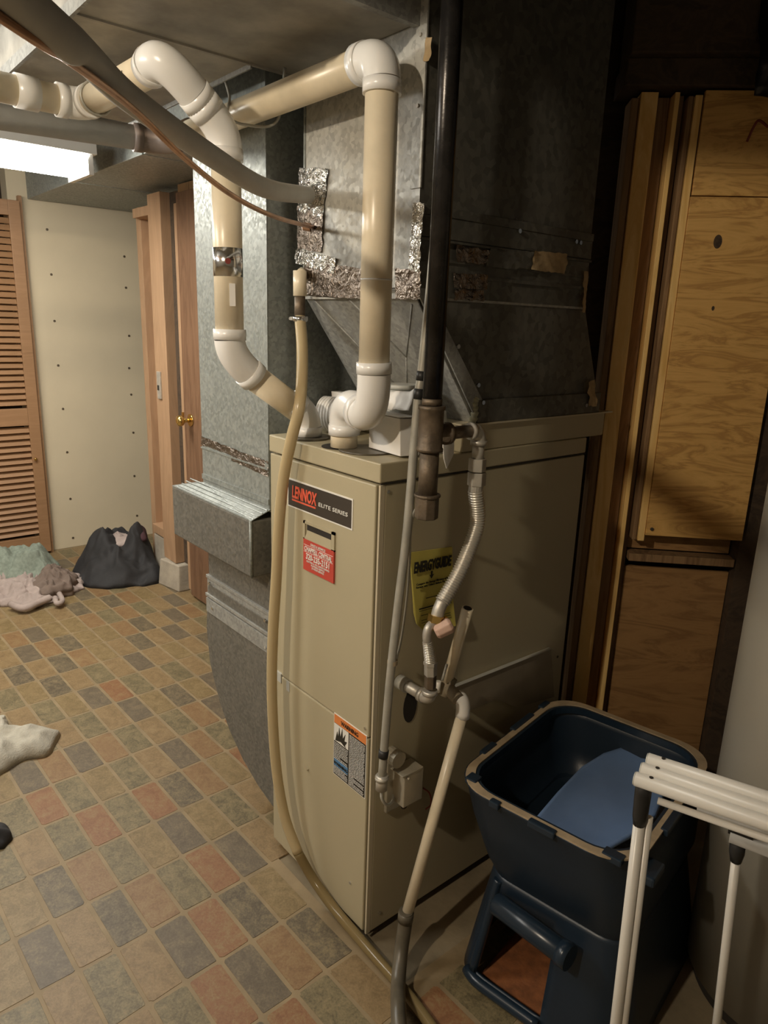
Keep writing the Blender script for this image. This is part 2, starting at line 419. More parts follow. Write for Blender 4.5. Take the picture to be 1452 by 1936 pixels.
MB().hexa([(-2.575, .565, 0), (-2.385, .60, 0), (-2.385, .735, 0), (-2.575, .735, 0), (-2.56, .575, .15), (-2.395, .61, .145), (-2.395, .735, .145), (-2.56, .735, .15)]).build('block_body', M['block'], curb, bevel=.006)
MB().box(-2.80, .645, 0, -2.58, .735, .225).build('curb_wall', M['block'], curb, bevel=.004)
d1 = thing('door_1', (-1.95, .62, 0), None, None); d1['kind'] = 'structure'
MB().box(-2.43, .66, 0.15, -2.335, .72, 2.02).build('door_jamb', M['beam'], d1)
MB().box(-2.335, 0.635, .03, -2.295, .658, 1.96).build('door_casing', M['jamb'], d1, bevel=.003)
MB().box(-2.285, .625, .015, -1.45, .656, 2.0).build('door_leaf', M['door'], d1, bevel=.003)
kn = thing('k', (0, 0, 0), None, None); bpy.data.objects.remove(kn)
k0 = Vector((-2.2084, 0.6000, 0.9567))
mb = MB(); mb.disc((k0.x, .625, k0.z), (0, -1, 0), .030, .006); mb.tube([(k0.x, .62, k0.z), (k0.x, .585, k0.z)], .010, 12)
mb.tube([(k0.x, .588, k0.z), (k0.x, .580, k0.z), (k0.x, .568, k0.z), (k0.x, .556, k0.z), (k0.x, .550, k0.z)], [.014, .024, .028, .024, .010], 20)
smooth_tube(mb.build('door_knob', M['brass'], d1))
MB().box(-2.300, .618, k0.z - .03, -2.286, .626, k0.z + .03).build('latch_plate', M['brass'], d1)
# louvred bifold door
lv = thing('door_2', (-3.44, 0, 0), None, None); lv['kind'] = 'structure'
LX0, LX1 = -3.475, -3.44
LZ = 2.06
def lbox(y0, y1, z0, z1, name, x0=LX0, x1=LX1): return MB().box(x0, y0, z0, x1, y1, z1).build(name, M['louvre'], lv, bevel=.002)
lbox(.185, .245, .015, 2.03, 'stile'); lbox(-.235, -.175, .015, 2.03, 'stile')
lbox(-.175, .185, 1.95, 2.03, 'top_rail'); lbox(-.175, .185, .80, .90, 'middle_rail'); lbox(-.175, .185, .015, .12, 'bottom_rail')
sm = MB().hexa([(.011, -.18, -.016), (.015, -.18, -.013), (.015, .18, -.013), (.011, .18, -.016), (-.015, -.18, .013), (-.011, -.18, .016), (-.011, .18, .016), (-.015, .18, .013)])
sl = None
for z0, z1 in ((.135, .79), (.915, 1.94)):
    n = int((z1 - z0) / .0345)
    for k in range(n):
        z = z0 + (k + .5) * (z1 - z0) / n
        if sl is None:
            sl = sm.build('slat', M['louvre'], lv, origin=(0, 0, 0)); o = sl
        else:
            o = sl.copy(); C.objects.link(o)
        o.location = Vector((-3.457, .005, z)) - WLOC[lv]
smooth_tube(MB().tube([(-3.44, .2, .60), (-3.425, .2, .60), (-3.418, .2, .60)], [.006, .010, .006], 12).build('door_knob', M['brass'], lv))
MB().box(-3.50, .245, 0, -3.46, .262, 2.06).build('door_casing', M['louvre'], lv)

# ------------------------------------------------------------------ diagonal stud wall on the right
D44 = Vector((math.cos(math.radians(44)), math.sin(math.radians(44)), 0)); N44 = Vector((D44.y, -D44.x, 0)); P44 = Vector((0, .90, 0))
def wp(s, t, z): return P44 + D44 * s + N44 * t + Vector((0, 0, z))
def wbox(s0, s1, t0, t1, z0, z1, mb=None):
    return (mb or MB()).hexa([wp(s0, t1, z0), wp(s1, t1, z0), wp(s1, t0, z0), wp(s0, t0, z0), wp(s0, t1, z1), wp(s1, t1, z1), wp(s1, t0, z1), wp(s0, t0, z1)])
struct('wall_diagonal', wbox(-.20, 1.9, -.24, -.16, 0, 2.4), M['beam'])  # near-black backing; shade behind the studs put into its colour
sw = thing('timber_framing', wp(.0, -.05, 0), 'open pine stud frame with plywood backing behind the furnace', 'framing')
def wpart(name, mat, *a, bevel=.0015): return wbox(*a).build(name, M[mat], sw, bevel=bevel)
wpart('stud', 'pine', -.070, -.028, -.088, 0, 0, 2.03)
wpart('stud', 'pinedark', -.090, -.072, -.088, -.012, 0, 2.02)  # recessed stud kept dim by darker pine, shade put into the colour
wpart('stud', 'pinedark', -.026, .010, -.10, -.045, 0, 2.03)  # board filling the dark gap between studs, its shade painted in
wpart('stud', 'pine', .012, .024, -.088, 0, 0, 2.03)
wpart('stud', 'pinedark', .026, .042, -.10, -.03, 0, 2.03)  # next gap filled likewise, shade carried by the dark pine
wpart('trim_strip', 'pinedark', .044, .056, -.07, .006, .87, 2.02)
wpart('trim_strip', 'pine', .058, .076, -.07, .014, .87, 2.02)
pl = wbox(.077, .343, .004, .018, .889, 1.788).build('plywood_sheet', M['ply'], sw, bevel=.001)
wpart('plywood_sheet', 'ply', .080, .343, .002, .016, 1.791, 2.03)
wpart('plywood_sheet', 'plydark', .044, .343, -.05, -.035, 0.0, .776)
wpart('cross_brace', 'pinedark', .044, .34, -.05, .0, .803, .826)
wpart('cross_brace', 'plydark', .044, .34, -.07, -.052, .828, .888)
wpart('stud', 'beam', .345, .44, -.10, .0, 0, 2.03)
wpart('top_plate', 'beam', -.12, .80, -.10, .03, 2.035, 2.09)
# knots in the plywood
for (kx, ky, kr) in (((0.1266, 0.9973, 1.6816), 0, .017), ((0.1356, 1.0059, 1.5174), 0, .006)):
    c = Vector(kx); pts = [c + D44 * math.cos(a) * kr * .62 + Vector((0, 0, math.sin(a) * kr)) for a in [i * math.pi / 8 for i in range(16)]]
    MB().prism([p - N44 * .001 for p in pts], N44 * .0015).build('knot', M['beam'], sw)
c = Vector((0.0795, 0.9490, 0.9091)); MB().disc(c, N44, .005, .003, 12).build('screw_head', M['chrome'], sw)
hb = thing('roof_beam', wp(.3, .06, 2.09), 'dark dusty wooden beam above the tops of the pine studs', 'beam')
wbox(-.12, 1.2, -.06, .08, 2.09, 2.36).build('beam_timber', M['beam'], hb, bevel=.004)
wbox(-.12, .3, .032, .05, 2.03, 2.09).build('nailer_board', M['beam'], hb, bevel=.003)

# black poly sheet hanging upper right
def sheet(name, o0, ux, uy, nx, ny, amp, freq, seed, mat, parent=None, thick=.003, **k):
    """a crumpled sheet from corner o0 along ux, uy"""
    o0, ux, uy = Vector(o0), Vector(ux), Vector(uy); nn = ux.cross(uy).normalized(); v = []
    for j in range(ny + 1):
        for i in range(nx + 1):
            p = o0 + ux * (i / nx) + uy * (j / ny); q = p * freq + Vector((seed, seed * 2.3, 0))
            v.append(p + nn * (noise.noise(q) + .5 * noise.noise(q * 2.3)) * amp)
    f = [(j * (nx + 1) + i, j * (nx + 1) + i + 1, (j + 1) * (nx + 1) + i + 1, (j + 1) * (nx + 1) + i) for j in range(ny) for i in range(nx)]
    o = MB().add(v, f).build(name, mat, parent, smooth=True, **k)
    so = o.modifiers.new('solid', 'SOLIDIFY'); so.thickness = thick; so.offset = 0
    return o
tag(sheet('plastic_sheet', wp(.155, .12, 1.985), D44 * .6, (0, 0, .40), 26, 20, .05, 9, 2, M['blackfilm']), 'crumpled black plastic sheet hanging at the top right above the plywood', 'sheet')
tag(T('wire_end', bez([(0.2020, 1.0117, 1.9384), (0.1811, 1.0053, 1.9546), (0.1693, 1.0079, 1.9431), (0.1570, 1.0099, 1.9124)]), .003, M['darkred'], seg=8), 'short red wire end sticking out by the upper plywood', 'wire')

# ------------------------------------------------------------------ furnace
fu = thing('furnace', (-.2125, .35, 0), 'tan metal gas furnace cabinet standing in the centre under the grey ducts', 'furnace')
FW = -.425
MB().box(FW, .012, .02, 0, .70, 1.134).build('cabinet_shell', M['paint'], fu, bevel=.003)
MB().box(FW + .02, .03, 0, -.02, .68, .02).build('base_pan', M['slot'], fu)
MB().box(FW, 0, .02, -.374, .012, 1.134).build('front_stile', M['paint'], fu, bevel=.002)
MB().box(-.0055, 0, .02, 0, .012, 1.134).build('front_flange', M['paint_edge'], fu)
lid = MB().box(FW - .001, -.003, 1.139, .001, .70, 1.18).build('top_panel', M['paint'], fu, bevel=.003)
ud = MB().box(-.371, -.005, .5555, -.0085, .012, 1.134).build('upper_door', M['paint'], fu, bevel=.003)
ld = MB().box(-.371, -.005, .026, -.0085, .012, .5525).build('lower_door', M['paint'], fu, bevel=.003)
FY = -.005
# handle
hx0, hx1, hz0, hz1 = -.266, -.143, .956, 1.001
hd = MB()
hd.box(hx0, FY - .004, hz1 - .006, hx1, FY, hz1); hd.box(hx0, FY - .004, hz0, hx1, FY, hz0 + .004)
hd.box(hx0, FY - .004, hz0, hx0 + .007, FY, hz1); hd.box(hx1 - .011, FY - .004, hz0, hx1, FY, hz1)
hd.hexa([(hx0 + .007, FY - .004, hz0 + .004), (hx1 - .011, FY - .004, hz0 + .004), (hx1 - .011, FY, hz0 + .004), (hx0 + .007, FY, hz0 + .004),
         (hx0 + .014, FY - .001, hz0 + .024), (hx1 - .016, FY - .001, hz0 + .024), (hx1 - .016, FY, hz0 + .024), (hx0 + .014, FY, hz0 + .024)])
ho = hd.build('door_handle', M['paint'], ud)
MB().box(hx0 + .012, FY - .0012, hz0 + .024, hx1 - .013, FY - .0002, hz1 - .008).build('handle_slot', M['slot'], ud)
# badge
bd = MB().box(-.336, FY - .0015, 1.021, -.082, FY, 1.090).build('brand_badge', M['white'], ud)
bp = MB().box(-.333, FY - .002, 1.0245, -.0855, FY - .0014, 1.0865).build('badge_face', M['badge'], ud)
text_mesh('LENNOX', .040, (-.316, FY - .002, 1.047), (1, 0, 0), (0, 0, 1), M['redtext'], ud, fit=.102, bold=.0012, shear=.1)
MB().box(-.316, FY - .0028, 1.0385, -.218, FY - .002, 1.0425).build('badge_line', M['redtext'], ud)
text_mesh('ELITE SERIES', .0125, (-.207, FY - .002, 1.048), (1, 0, 0), (0, 0, 1), M['white'], ud, fit=.108)
# contractor sticker
st = MB().box(-.264, FY - .0046, .882, -.143, FY - .0003, .958).build('contractor_sticker', M['red'], ud); st['label'] = 'red sticker with white phone number'
sy = FY - .0046
text_mesh('SALES & SERVICE', .008, (-.2035, sy, .9475), (1, 0, 0), (0, 0, 1), M['white'], ud, fit=None, align='CENTER')
text_mesh('CHAPPELL CENTRAL', .0165, (-.2035, sy, .9305), (1, 0, 0), (0, 0, 1), M['white'], ud, align='CENTER', sx=.72, bold=.0003)
text_mesh('320-235-2151', .0195, (-.2035, sy, .9115), (1, 0, 0), (0, 0, 1), M['white'], ud, align='CENTER', sx=.88, bold=.0004)
text_mesh('HEATING & AIR CONDITIONING\nPLUMBING SERVICE\n24 HOUR SERVICE', .0062, (-.2035, sy, .9040), (1, 0, 0), (0, 0, 1), M['white'], ud, align='CENTER', name='small_print')
lr = MB(); lr.box(-.261, sy - .0006, .9275, -.146, sy, .9283); lr.box(-.261, sy - .0006, .9445, -.146, sy, .9453); lr.build('sticker_rules', M['white'], ud)
# warning label
wb = MB().box(-.136, FY - .0012, .396, -.012, FY, .560).build('warning_label', M['white'], ld); wb['label'] = 'warning label with orange band and flame picture'
wf = FY - .0012
MB().box(-.134, wf - .0006, .536, -.014, wf, .558).build('warning_band', M['orange'], ld)
text_mesh('WARNING', .015, (-.074, wf - .0006, .5415), (1, 0, 0), (0, 0, 1), M['ink'], ld, align='CENTER', sx=.9)
MB().box(-.134, wf - .0005, .398, -.014, wf, .5355).build('label_field', M['ink'], ld)
MB().box(-.133, wf - .0010, .489, -.0775, wf - .0004, .535).build('picture_field', M['white'], ld)
fl = [(.10, .04), (.22, .62), (.30, .34), (.36, .92), (.46, .42), (.58, .98), (.62, .42), (.80, .78), (.74, .36), (.92, .40), (.78, .12), (.86, .02), (.5, .16)]
MB().prism([(-.133 + .055 * a, wf - .0011, .489 + .046 * b) for a, b in fl], (0, -.0006, 0)).build('flame_symbol', M['ink'], ld)
MB().box(-.132, wf - .0010, .423, -.078, wf - .0004, .441).build('blue_band', M['blueink'], ld)
rng = random.Random(5)
def lines(x0, x1, z0, z1, pitch, h, jit=.3):
    mb = MB(); z = z1
    while z > z0:
        x = x0; 
        while x < x1 - .002:
            wdt = rng.uniform(.003, .010); e = min(x + wdt, x1); mb.box(x, wf - .0011, z - h, e, wf - .0005, z); x = e + .0014
            if rng.random() < .04 * jit: break
        z -= pitch
    return mb
lines(-.074, -.017, .402, .532, .0036, .0009).build('label_print', M['white'], ld)
lines(-.132, -.079, .443, .485, .0042, .0011).build('label_print', M['white'], ld)
lines(-.132, -.079, .401, .421, .0036, .0009).build('label_print', M['white'], ld)
text_mesh('WARNING', .011, (-.105, wf - .0010, .4275), (1, 0, 0), (0, 0, 1), M['ink'], ld, align='CENTER')
mb = MB(); mb.tube([(-0.2509, -0.0050, 0.3482), (-0.2465, -0.0080, 0.3520)], .0075, 16); mb.build('knockout_plug', M['paint'], ld)
kp = Vector((-0.2509, -0.0050, 0.3482)); MB().disc((kp.x, -.0081, kp.z), (0, -1, 0), .004, .0006, 12).build('plug_screw', M['slot'], ld)
# clear tape over the seam
MB().box(-.402, -.0062, .533, -.372, -.0001, .558).build('tape_strip', M['cup'], fu)
MB().box(-.345, -.0062, .525, -.331, -.0052, .553).build('tape_strip', M['cup'], fu)
for (x, z) in ((-.06, .13), (-.02, .575)):
    MB().disc((x, FY, z), (0, -1, 0), .0035, .002, 10).build('screw_head', M['chrome'], ld)
# side details
for (y, z) in ((.04, .06), (.67, .56), (.02, 1.12)):
    MB().disc((0, y, z), (1, 0, 0), .004, .002, 10).build('screw_head', M['chrome'], fu)
mb = MB(); pts = [(0, .110 + math.cos(a) * .021, .600 + math.sin(a) * .042) for a in [i * math.pi / 10 for i in range(20)]]
mb.prism(pts, (.0012, 0, 0)).build('pipe_opening', M['slot'], fu)
mb = MB(); pts = [(.001, .0 + y, z) for y, z in []]
MB().box(.0, .0, 1.136, .0015, .70, 1.139).build('side_seam', M['slot'], fu)
# grey sheet on the lower side
q = [Vector((0.0120, 0.2319, 0.6081)), Vector((0.0120, 0.6211, 0.6005)), Vector((0.0120, 0.6598, 0.4417)), Vector((0.0120, 0.4898, 0.4694)), Vector((0.0120, 0.4076, 0.5197)), Vector((0.0120, 0.3002, 0.5256))]
pa = MB().prism(q, (-.010, 0, 0)).build('side_patch', M['card'], fu); pa['label'] = 'grey sheet with a pale slanting top edge'
d_ = (q[1] - q[0]).normalized()
MB().prism([q[0], q[1], q[1] + Vector((.004, 0, .004)), q[0] + Vector((.004, 0, .004))], (-.012, 0, 0)).build('patch_edge', M['cup'], fu)
# energy guide label
E0 = [(0.0040, 0.0846, 0.9780), (0.0040, 0.2140, 0.9677), (0.0080, 0.2159, 0.9166), (0.0120, 0.2148, 0.8602), (0.0200, 0.2257, 0.7775), (0.0180, 0.1985, 0.7747), (0.0120, 0.1334, 0.7846), (0.0080, 0.1115, 0.8069), (0.0060, 0.1037, 0.8335)]
eg = MB().prism([Vector(p) for p in E0], (-.002, 0, 0)).build('energy_label', M['yellow'], fu); eg['label'] = 'curled yellow energy guide label'
def ep(px_y, z): pass
a = Vector((0.0065, 0.0928, 0.9301)); b2 = Vector((0.0065, 0.2098, 0.9263)); uxe = (b2 - a).normalized(); uye = Vector((0, -uxe.z, uxe.y))
wlen = (b2 - a).length
text_mesh('ENERGYGUIDE', .034, a + Vector((.001, .002, 0)), uxe, uye, M['ink'], fu, fit=wlen * .97, bold=.0012)
ar = a + uxe * wlen * .50 - uye * .004
MB().prism([ar + uxe * .002, ar + uxe * .002 - uye * .010, ar + uxe * .007 - uye * .008, ar - uye * .018, ar - uxe * .007 - uye * .008, ar - uxe * .002 - uye * .010, ar - uxe * .002], (.0008, 0, 0)).build('arrow_symbol', M['ink'], fu)
text_mesh('Compare the Energy Efficiency of this\nFurnace with Others Before You Buy.', .0068, a + uxe * wlen * .5 - uye * .030 + Vector((.003, .004, 0)), uxe, uye, M['ink'], fu, align='CENTER', name='small_print')
mb = MB()
for k, (dz, l0, l1, h) in enumerate([(.062, .25, .75, .0016), (.083, .05, .95, .003), (.089, .05, .95, .001), (.100, .08, .3, .0012), (.112, .08, .9, .001), (.118, .08, .9, .001), (.124, .12, .92, .001), (.132, .15, .7, .001), (.140, .15, .8, .001)]):
    p0 = a + uxe * (wlen * l0 + dz * .16) - uye * dz + Vector((.0035 + dz * .06, 0, 0)); p1 = a + uxe * (wlen * l1 + dz * .12) - uye * dz + Vector((.0035 + dz * .06, 0, 0))
    mb.prism([p0, p1, p1 - uye * h, p0 - uye * h], (.0006, 0, 0))
mb.build('label_print', M['ink'], fu)
# pipe grommets on the top
MB().disc((-.198, .044, 1.18), (0, 0, 1), .042, .0015, 28).build('pipe_opening', M['slot'], fu)
mb = MB(); mb.tube([(-.130, .066, 1.18), (-.130, .066, 1.184)], .062, 28); smooth_tube(mb.build('pipe_grommet', M['rubber'], fu))
mb = MB(); mb.tube([(-.335, .050, 1.18), (-.335, .050, 1.185)], .052, 28); smooth_tube(mb.build('pipe_grommet', M['rubber'], fu))

# ------------------------------------------------------------------ coil cabinet and supply plenum (one thing)
pn = thing('supply_plenum', (-.2, .4, 1.18), 'galvanised supply plenum and flared coil box rising from the furnace top', 'duct')
def flange(mb, y0, y1, z0, z1, x=.0): return mb.box(x, y0, z0, x + .006, y1, z1)
tr = MB().box(-.425, .232, 1.1805, -.002, .775, 1.242).build('coil_tray', M['paint'], pn, bevel=.003)
MB().box(-.43, .228, 1.240, .004, .80, 1.2435).build('tray_lip', M['paint_edge'], pn)
prof = [(.275, 1.2435), (.745, 1.2435), (.726, 1.31), (.645, 1.50), (.075, 1.522)]
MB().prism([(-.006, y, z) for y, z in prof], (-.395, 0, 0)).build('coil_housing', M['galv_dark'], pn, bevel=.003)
# front slope panel (bright side) and seams
fr = MB().prism([(-.395, .2735, 1.246), (-.010, .2735, 1.246), (-.010, .0745, 1.519), (-.395, .0745, 1.519)], (0, -.0025, -.0018))
fp = fr.build('coil_front', M['galv'], pn)
# crease ribs on the slope front
def slope_pt(x, s): return Vector((x, .2710 + (.072 - .271) * s, 1.2445 + (1.5175 - 1.2445) * s))
for (xa, sa_, xb, sb) in ((-.37, .95, -.20, .15), (-.24, .98, -.13, .5), (-.03, .9, -.13, .5), (-.13, .5, -.20, .15)):
    p0, p1 = slope_pt(xa, sa_), slope_pt(xb, sb); T('crease', [p0, p1], .0022, M['galv'], pn, seg=6)
# edge strip along the near slanted corner with screws
e0, e1 = Vector((0, .272, 1.25)), Vector((0, .073, 1.52))
MB().prism([e0, e1, e1 + Vector((0, .030, 0)), e0 + Vector((0, .040, .012))], (-.004, 0, 0)).build('corner_strip', M['galv'], pn)
for p in ((0.0010, 0.1963, 1.4096), (0.0010, 0.2658, 1.3279), (0.0010, 0.2850, 1.2892), (0.0010, 0.6771, 1.2651)):
    MB().disc(p, (1, 0, 0), .005, .004, 8).build('screw_head', M['chrome'], pn)
# lower side band
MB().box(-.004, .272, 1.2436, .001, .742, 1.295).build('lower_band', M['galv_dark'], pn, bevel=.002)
# plenum box with cross broken side
PX0, PY0, PY1, PZ0, PZ1 = -.395, .075, .633, 1.50, 2.399
MB().box(PX0, PY0 + .002, PZ0, -.004, PY1, PZ1).build('plenum_box', M['galv_plenum'], pn)
cz = 1.98
def xbreak(x, y0, y1, z0, z1, h, mat, name):
    c_ = (x + h, (y0 + y1) / 2, (z0 + z1) / 2); v = [(x, y0, z0), (x, y1, z0), (x, y1, z1), (x, y0, z1), c_]
    return MB().add(v, [(0, 1, 4), (1, 2, 4), (2, 3, 4), (3, 0, 4)]).build(name, mat, pn)
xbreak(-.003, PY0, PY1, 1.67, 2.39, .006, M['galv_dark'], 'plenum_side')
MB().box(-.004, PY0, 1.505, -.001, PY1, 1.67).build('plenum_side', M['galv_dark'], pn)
mb = MB(); mb.box(-.002, PY0, 1.655, .005, PY1, 1.672); mb.box(-.002, PY0, 1.615, .003, PY1, 1.655); mb.box(-.002, PY0, 1.608, .006, PY1, 1.613)
mb.build('slip_joint', M['galv_dark'], pn, bevel=.001)
MB().box(-.002, PY0, 1.572, .002, PY1 - .0, 1.578).build('seam', M['galv_dark'], pn)
MB().box(-.002, .26, 1.545, .003, .62, 1.552).build('seam', M['galv_dark'], pn)
for p in ((0.0050, 0.3588, 1.6512), (0.0050, 0.5622, 1.6486), (0.0050, 0.5789, 1.6478)):
    MB().disc(p, (1, 0, 0), .005, .004, 8).build('screw_head', M['chrome'], pn)
MB().box(PX0, PY0 - .001, 1.52, PX0 + .006, PY0 + .003, 2.39).build('corner_flange', M['galv_bright'], pn)
MB().box(-.030, PY0 - .0015, 1.70, -.001, PY0 + .002, 2.39).build('corner_flange', M['galv_plenum'], pn)
for z in (1.84, 1.955): MB().disc((-.016, PY0 - .002, z), (0, -1, 0), .0035, .003, 8).build('screw_head', M['zinc'], pn)
# tapes: (front plane)
def tape(name, pts, nrm, mat, amp=.0025, parent=pn, n=14, seed=1, lab=None):
    """crinkled quad patch p0..p3 standing on a surface with outward normal nrm"""
    p = [Vector(a) for a in pts]; nrm = Vector(nrm); v = []
    for j in range(n + 1):
        for i in range(n + 1):
            u_, w_ = i / n, j / n
            q = (p[0] * (1 - u_) + p[1] * u_) * (1 - w_) + (p[3] * (1 - u_) + p[2] * u_) * w_
            e = noise.noise(q * 55 + Vector((seed, 0, 0))) + .6 * noise.noise(q * 120 + Vector((0, seed, 0)))
            edge = 1 if 0 < i < n and 0 < j < n else 0
            tq = q + nrm * (.0012 + max(-.0008, e * amp)) 
            if not edge: tq += Vector((noise.noise(q * 80), noise.noise(q * 70 + Vector((3, 1, 1))), noise.noise(q * 90))) * .003 * (1 if nrm.x == 0 else 1)
            v.append(tq)
    f = [(j * (n + 1) + i, j * (n + 1) + i + 1, (j + 1) * (n + 1) + i + 1, (j + 1) * (n + 1) + i) for j in range(n) for i in range(n)]
    o = MB().add(v, f).build(name, mat, parent, smooth=True)
    if lab: o['label'] = lab
    return o
fy = (0, -1, 0)
tape('foil_tape', [(-0.4154, 0.0740, 1.6936), (-0.3178, 0.0740, 1.6720), (-0.2960, 0.0740, 1.7703), (-0.4114, 0.0740, 1.7849)], fy, M['foil'], .004, seed=3)
tape('foil_tape', [(-0.4174, 0.0740, 1.6131), (-0.3205, 0.0740, 1.5992), (-0.3139, 0.0740, 1.6794), (-0.4177, 0.0740, 1.7074)], fy, M['foil_dull'], .002, seed=4)
tape('foil_tape', [(-0.4270, 0.0730, 1.5806), (-0.2697, 0.0730, 1.5526), (-0.2627, 0.0730, 1.5854), (-0.4226, 0.0730, 1.6133)], fy, M['foil'], .004, seed=5)
tape('foil_tape', [(-0.3902, 0.0740, 1.5359), (-0.1604, 0.0740, 1.5158), (-0.1623, 0.0740, 1.5603), (-0.3905, 0.0740, 1.5828)], fy, M['foil_dull'], .004, seed=6)
tape('foil_tape', [(-0.3952, 0.0730, 1.5086), (-0.1584, 0.0730, 1.4986), (-0.1599, 0.0730, 1.5349), (-0.3954, 0.0730, 1.5442)], fy, M['foil_dull'], .003, seed=7)
tape('foil_tape', [(-0.0592, 0.0730, 1.4985), (0.0143, 0.0730, 1.4983), (0.0122, 0.0730, 1.5508), (-0.0626, 0.0730, 1.5571)], fy, M['foil_dull'], .004, seed=8)
tape('foil_tape', [(-0.0232, 0.0720, 1.5518), (0.0091, 0.0720, 1.5470), (0.0153, 0.0720, 1.6699), (-0.0160, 0.0720, 1.6756)], fy, M['foil'], .003, seed=9)
tape('paper_tape', [(-0.0053, 0.0730, 1.9085), (0.0114, 0.0730, 1.9073), (0.0156, 0.0730, 1.9420), (-0.0013, 0.0730, 1.9494)], fy, M['kraft'], .0008, seed=10)
nx_ = (1, 0, 0)
tape('foil_tape', [(0.0060, 0.1725, 1.5749), (0.0060, 0.2601, 1.5764), (0.0060, 0.2686, 1.6040), (0.0060, 0.1698, 1.6076)], nx_, M['foil_dull'], .004, seed=11)
tape('foil_tape', [(0.0060, 0.2606, 1.5712), (0.0060, 0.4105, 1.5763), (0.0060, 0.4109, 1.6139), (0.0060, 0.2681, 1.6081)], nx_, M['galv_dark'], .003, seed=12)
tape('paper_tape', [(0.0060, 0.4105, 1.5763), (0.0060, 0.5323, 1.5755), (0.0060, 0.5371, 1.6199), (0.0060, 0.4106, 1.6161)], nx_, M['kraft'], .004, seed=13)
tape('foil_tape', [(0.0040, 0.1727, 1.5244), (0.0040, 0.2707, 1.5265), (0.0040, 0.2709, 1.5562), (0.0040, 0.1702, 1.5547)], nx_, M['foil_dull'], .004, seed=14)
tape('foil_tape', [(0.0030, 0.1741, 1.5019), (0.0030, 0.2659, 1.5038), (0.0030, 0.2654, 1.5252), (0.0030, 0.1724, 1.5223)], nx_, M['foil_dull'], .004, seed=15)
tape('paper_tape', [(0.0040, 0.6119, 1.4931), (0.0040, 0.6296, 1.4912), (0.0040, 0.6249, 1.5888), (0.0040, 0.6079, 1.5877)], nx_, M['kraft'], .004, seed=16)
tape('paper_tape', [(0.0040, 0.6848, 1.2624), (0.0040, 0.7204, 1.2607), (0.0040, 0.7003, 1.3291), (0.0040, 0.6734, 1.3245)], nx_, M['kraft'], .005, seed=17)
mb = MB(); mb.tube(bez([(-0.0040, 0.2623, 1.2443), (-0.0040, 0.2669, 1.2674), (-0.0040, 0.2632, 1.2885), (-0.0040, 0.2689, 1.2998)]), [.010, .007, .008, .009] * 6 + [.009], 10)
smooth_tube(mb.build('sealant_lump', M['sealant'], pn))

# supply trunk going left under the ceiling
tk = thing('ceiling_duct', (-1.2, -.12, 1.975), 'wide grey supply duct under the ceiling joining the plenum top', 'duct')
MB().box(-.43, -.40, 1.975, -.036, .0735, 2.18).build('trunk_section', M['galv_trunk'], tk, bevel=.002)
MB().box(-1.12, -.40, 1.975, -.432, -.035, 2.18).build('trunk_section', M['galv_trunk'], tk, bevel=.002)
MB().box(-.435, -.403, 1.971, -.427, .0735, 1.978).build('slip_joint', M['galv_trunk'], tk)
MB().box(-1.12, -.038, 1.965, -.43, -.034, 1.99).build('trunk_flange', M['galv'], tk)
MB().box(-1.12, -.408, 1.965, -.036, -.401, 1.99).build('trunk_flange', M['galv'], tk)
MB().box(-.036, -.40, 1.97, -.020, .0735, 2.18).build('trunk_flange', M['galv'], tk)

nd = thing('ceiling_duct', (-1.0, -.62, 2.08), 'second flat grey duct under the ceiling at the top left corner', 'duct')
MB().box(-1.98, -.86, 2.08, .6, -.43, 2.19).build('duct_section', M['galv_trunk'], nd, bevel=.002)
for yy in (-.47, -.52): MB().box(-1.98, yy, 2.070, .6, yy + .02, 2.082).build('duct_rib', M['galv'], nd)

# ------------------------------------------------------------------ return air drop with filter rack
rd = thing('return_duct', (-.66, .3, .14), 'tall galvanised return air drop with curved boot left of the furnace', 'duct')
RX0, RX1, RY0, RY1 = -.862, -.482, .03, .56
MB().box(RX0, RY0, .965, RX1, RY1, 2.37).build('drop_box', M['galv_bright'], rd, bevel=.002)
MB().box(RX1 - .018, RY0 - .002, 1.07, RX1 + .001, RY0, 2.36).build('corner_flange', M['galv_bright'], rd)
el = [(RX1, .655), (RX0 + .01, .655), (RX0 - .012, .50), (RX0 + .005, .38), (-.80, .27), (-.735, .195), (-.65, .135), (-.56, .095), (RX1, .075), (-.43, .075), (-.43, .62)]
MB().prism([(x, RY0, z) for x, z in el], (0, .5, 0)).build('boot_elbow', M['galv_boot'], rd, bevel=.003)
MB().box(RX0 + .008, RY0 + .006, .655, RX1, RY1, .83).build('boot_collar', M['galv_boot'], rd)
mb = MB()
mb.box(RX0 + .002, RY0 - .002, .672, RX1 + .003, RY0 + .01, .682); mb.box(RX0 + .002, RY0 + .002, .622, RX1 + .003, RY0 + .01, .672); mb.box(RX0, RY0 - .005, .612, RX1 + .003, RY0 + .01, .622)
mb.build('slip_joint', M['galv'], rd, bevel=.001)
mb = MB(); mb.box(RX0 + .002, RY0 - .004, .560, RX1 + .003, RY0 + .002, .606); mb.build('slip_joint', M['galv'], rd, bevel=.001)
for (x, z) in ((RX0 + .03, .660), (RX1 - .02, .655), (RX0 + .045, .583), (RX1 - .02, .575)):
    MB().disc((x, RY0 - .003, z), (0, -1, 0), .005, .004, 8).build('screw_head', M['chrome'], rd)
MB().box(-.955, -.028, .797, RX1 + .005, .55, .950).build('filter_rack', M['galv_boot'], rd, bevel=.004)
MB().prism([(-.955, -.028, .950), (RX1 + .005, -.028, .950), (RX1 + .005, .03, .972), (RX0, .03, .972), (-.955, .05, .952)], (0, 0, .002)).build('rack_ledge', M['galv_bright'], rd)
mb = MB()
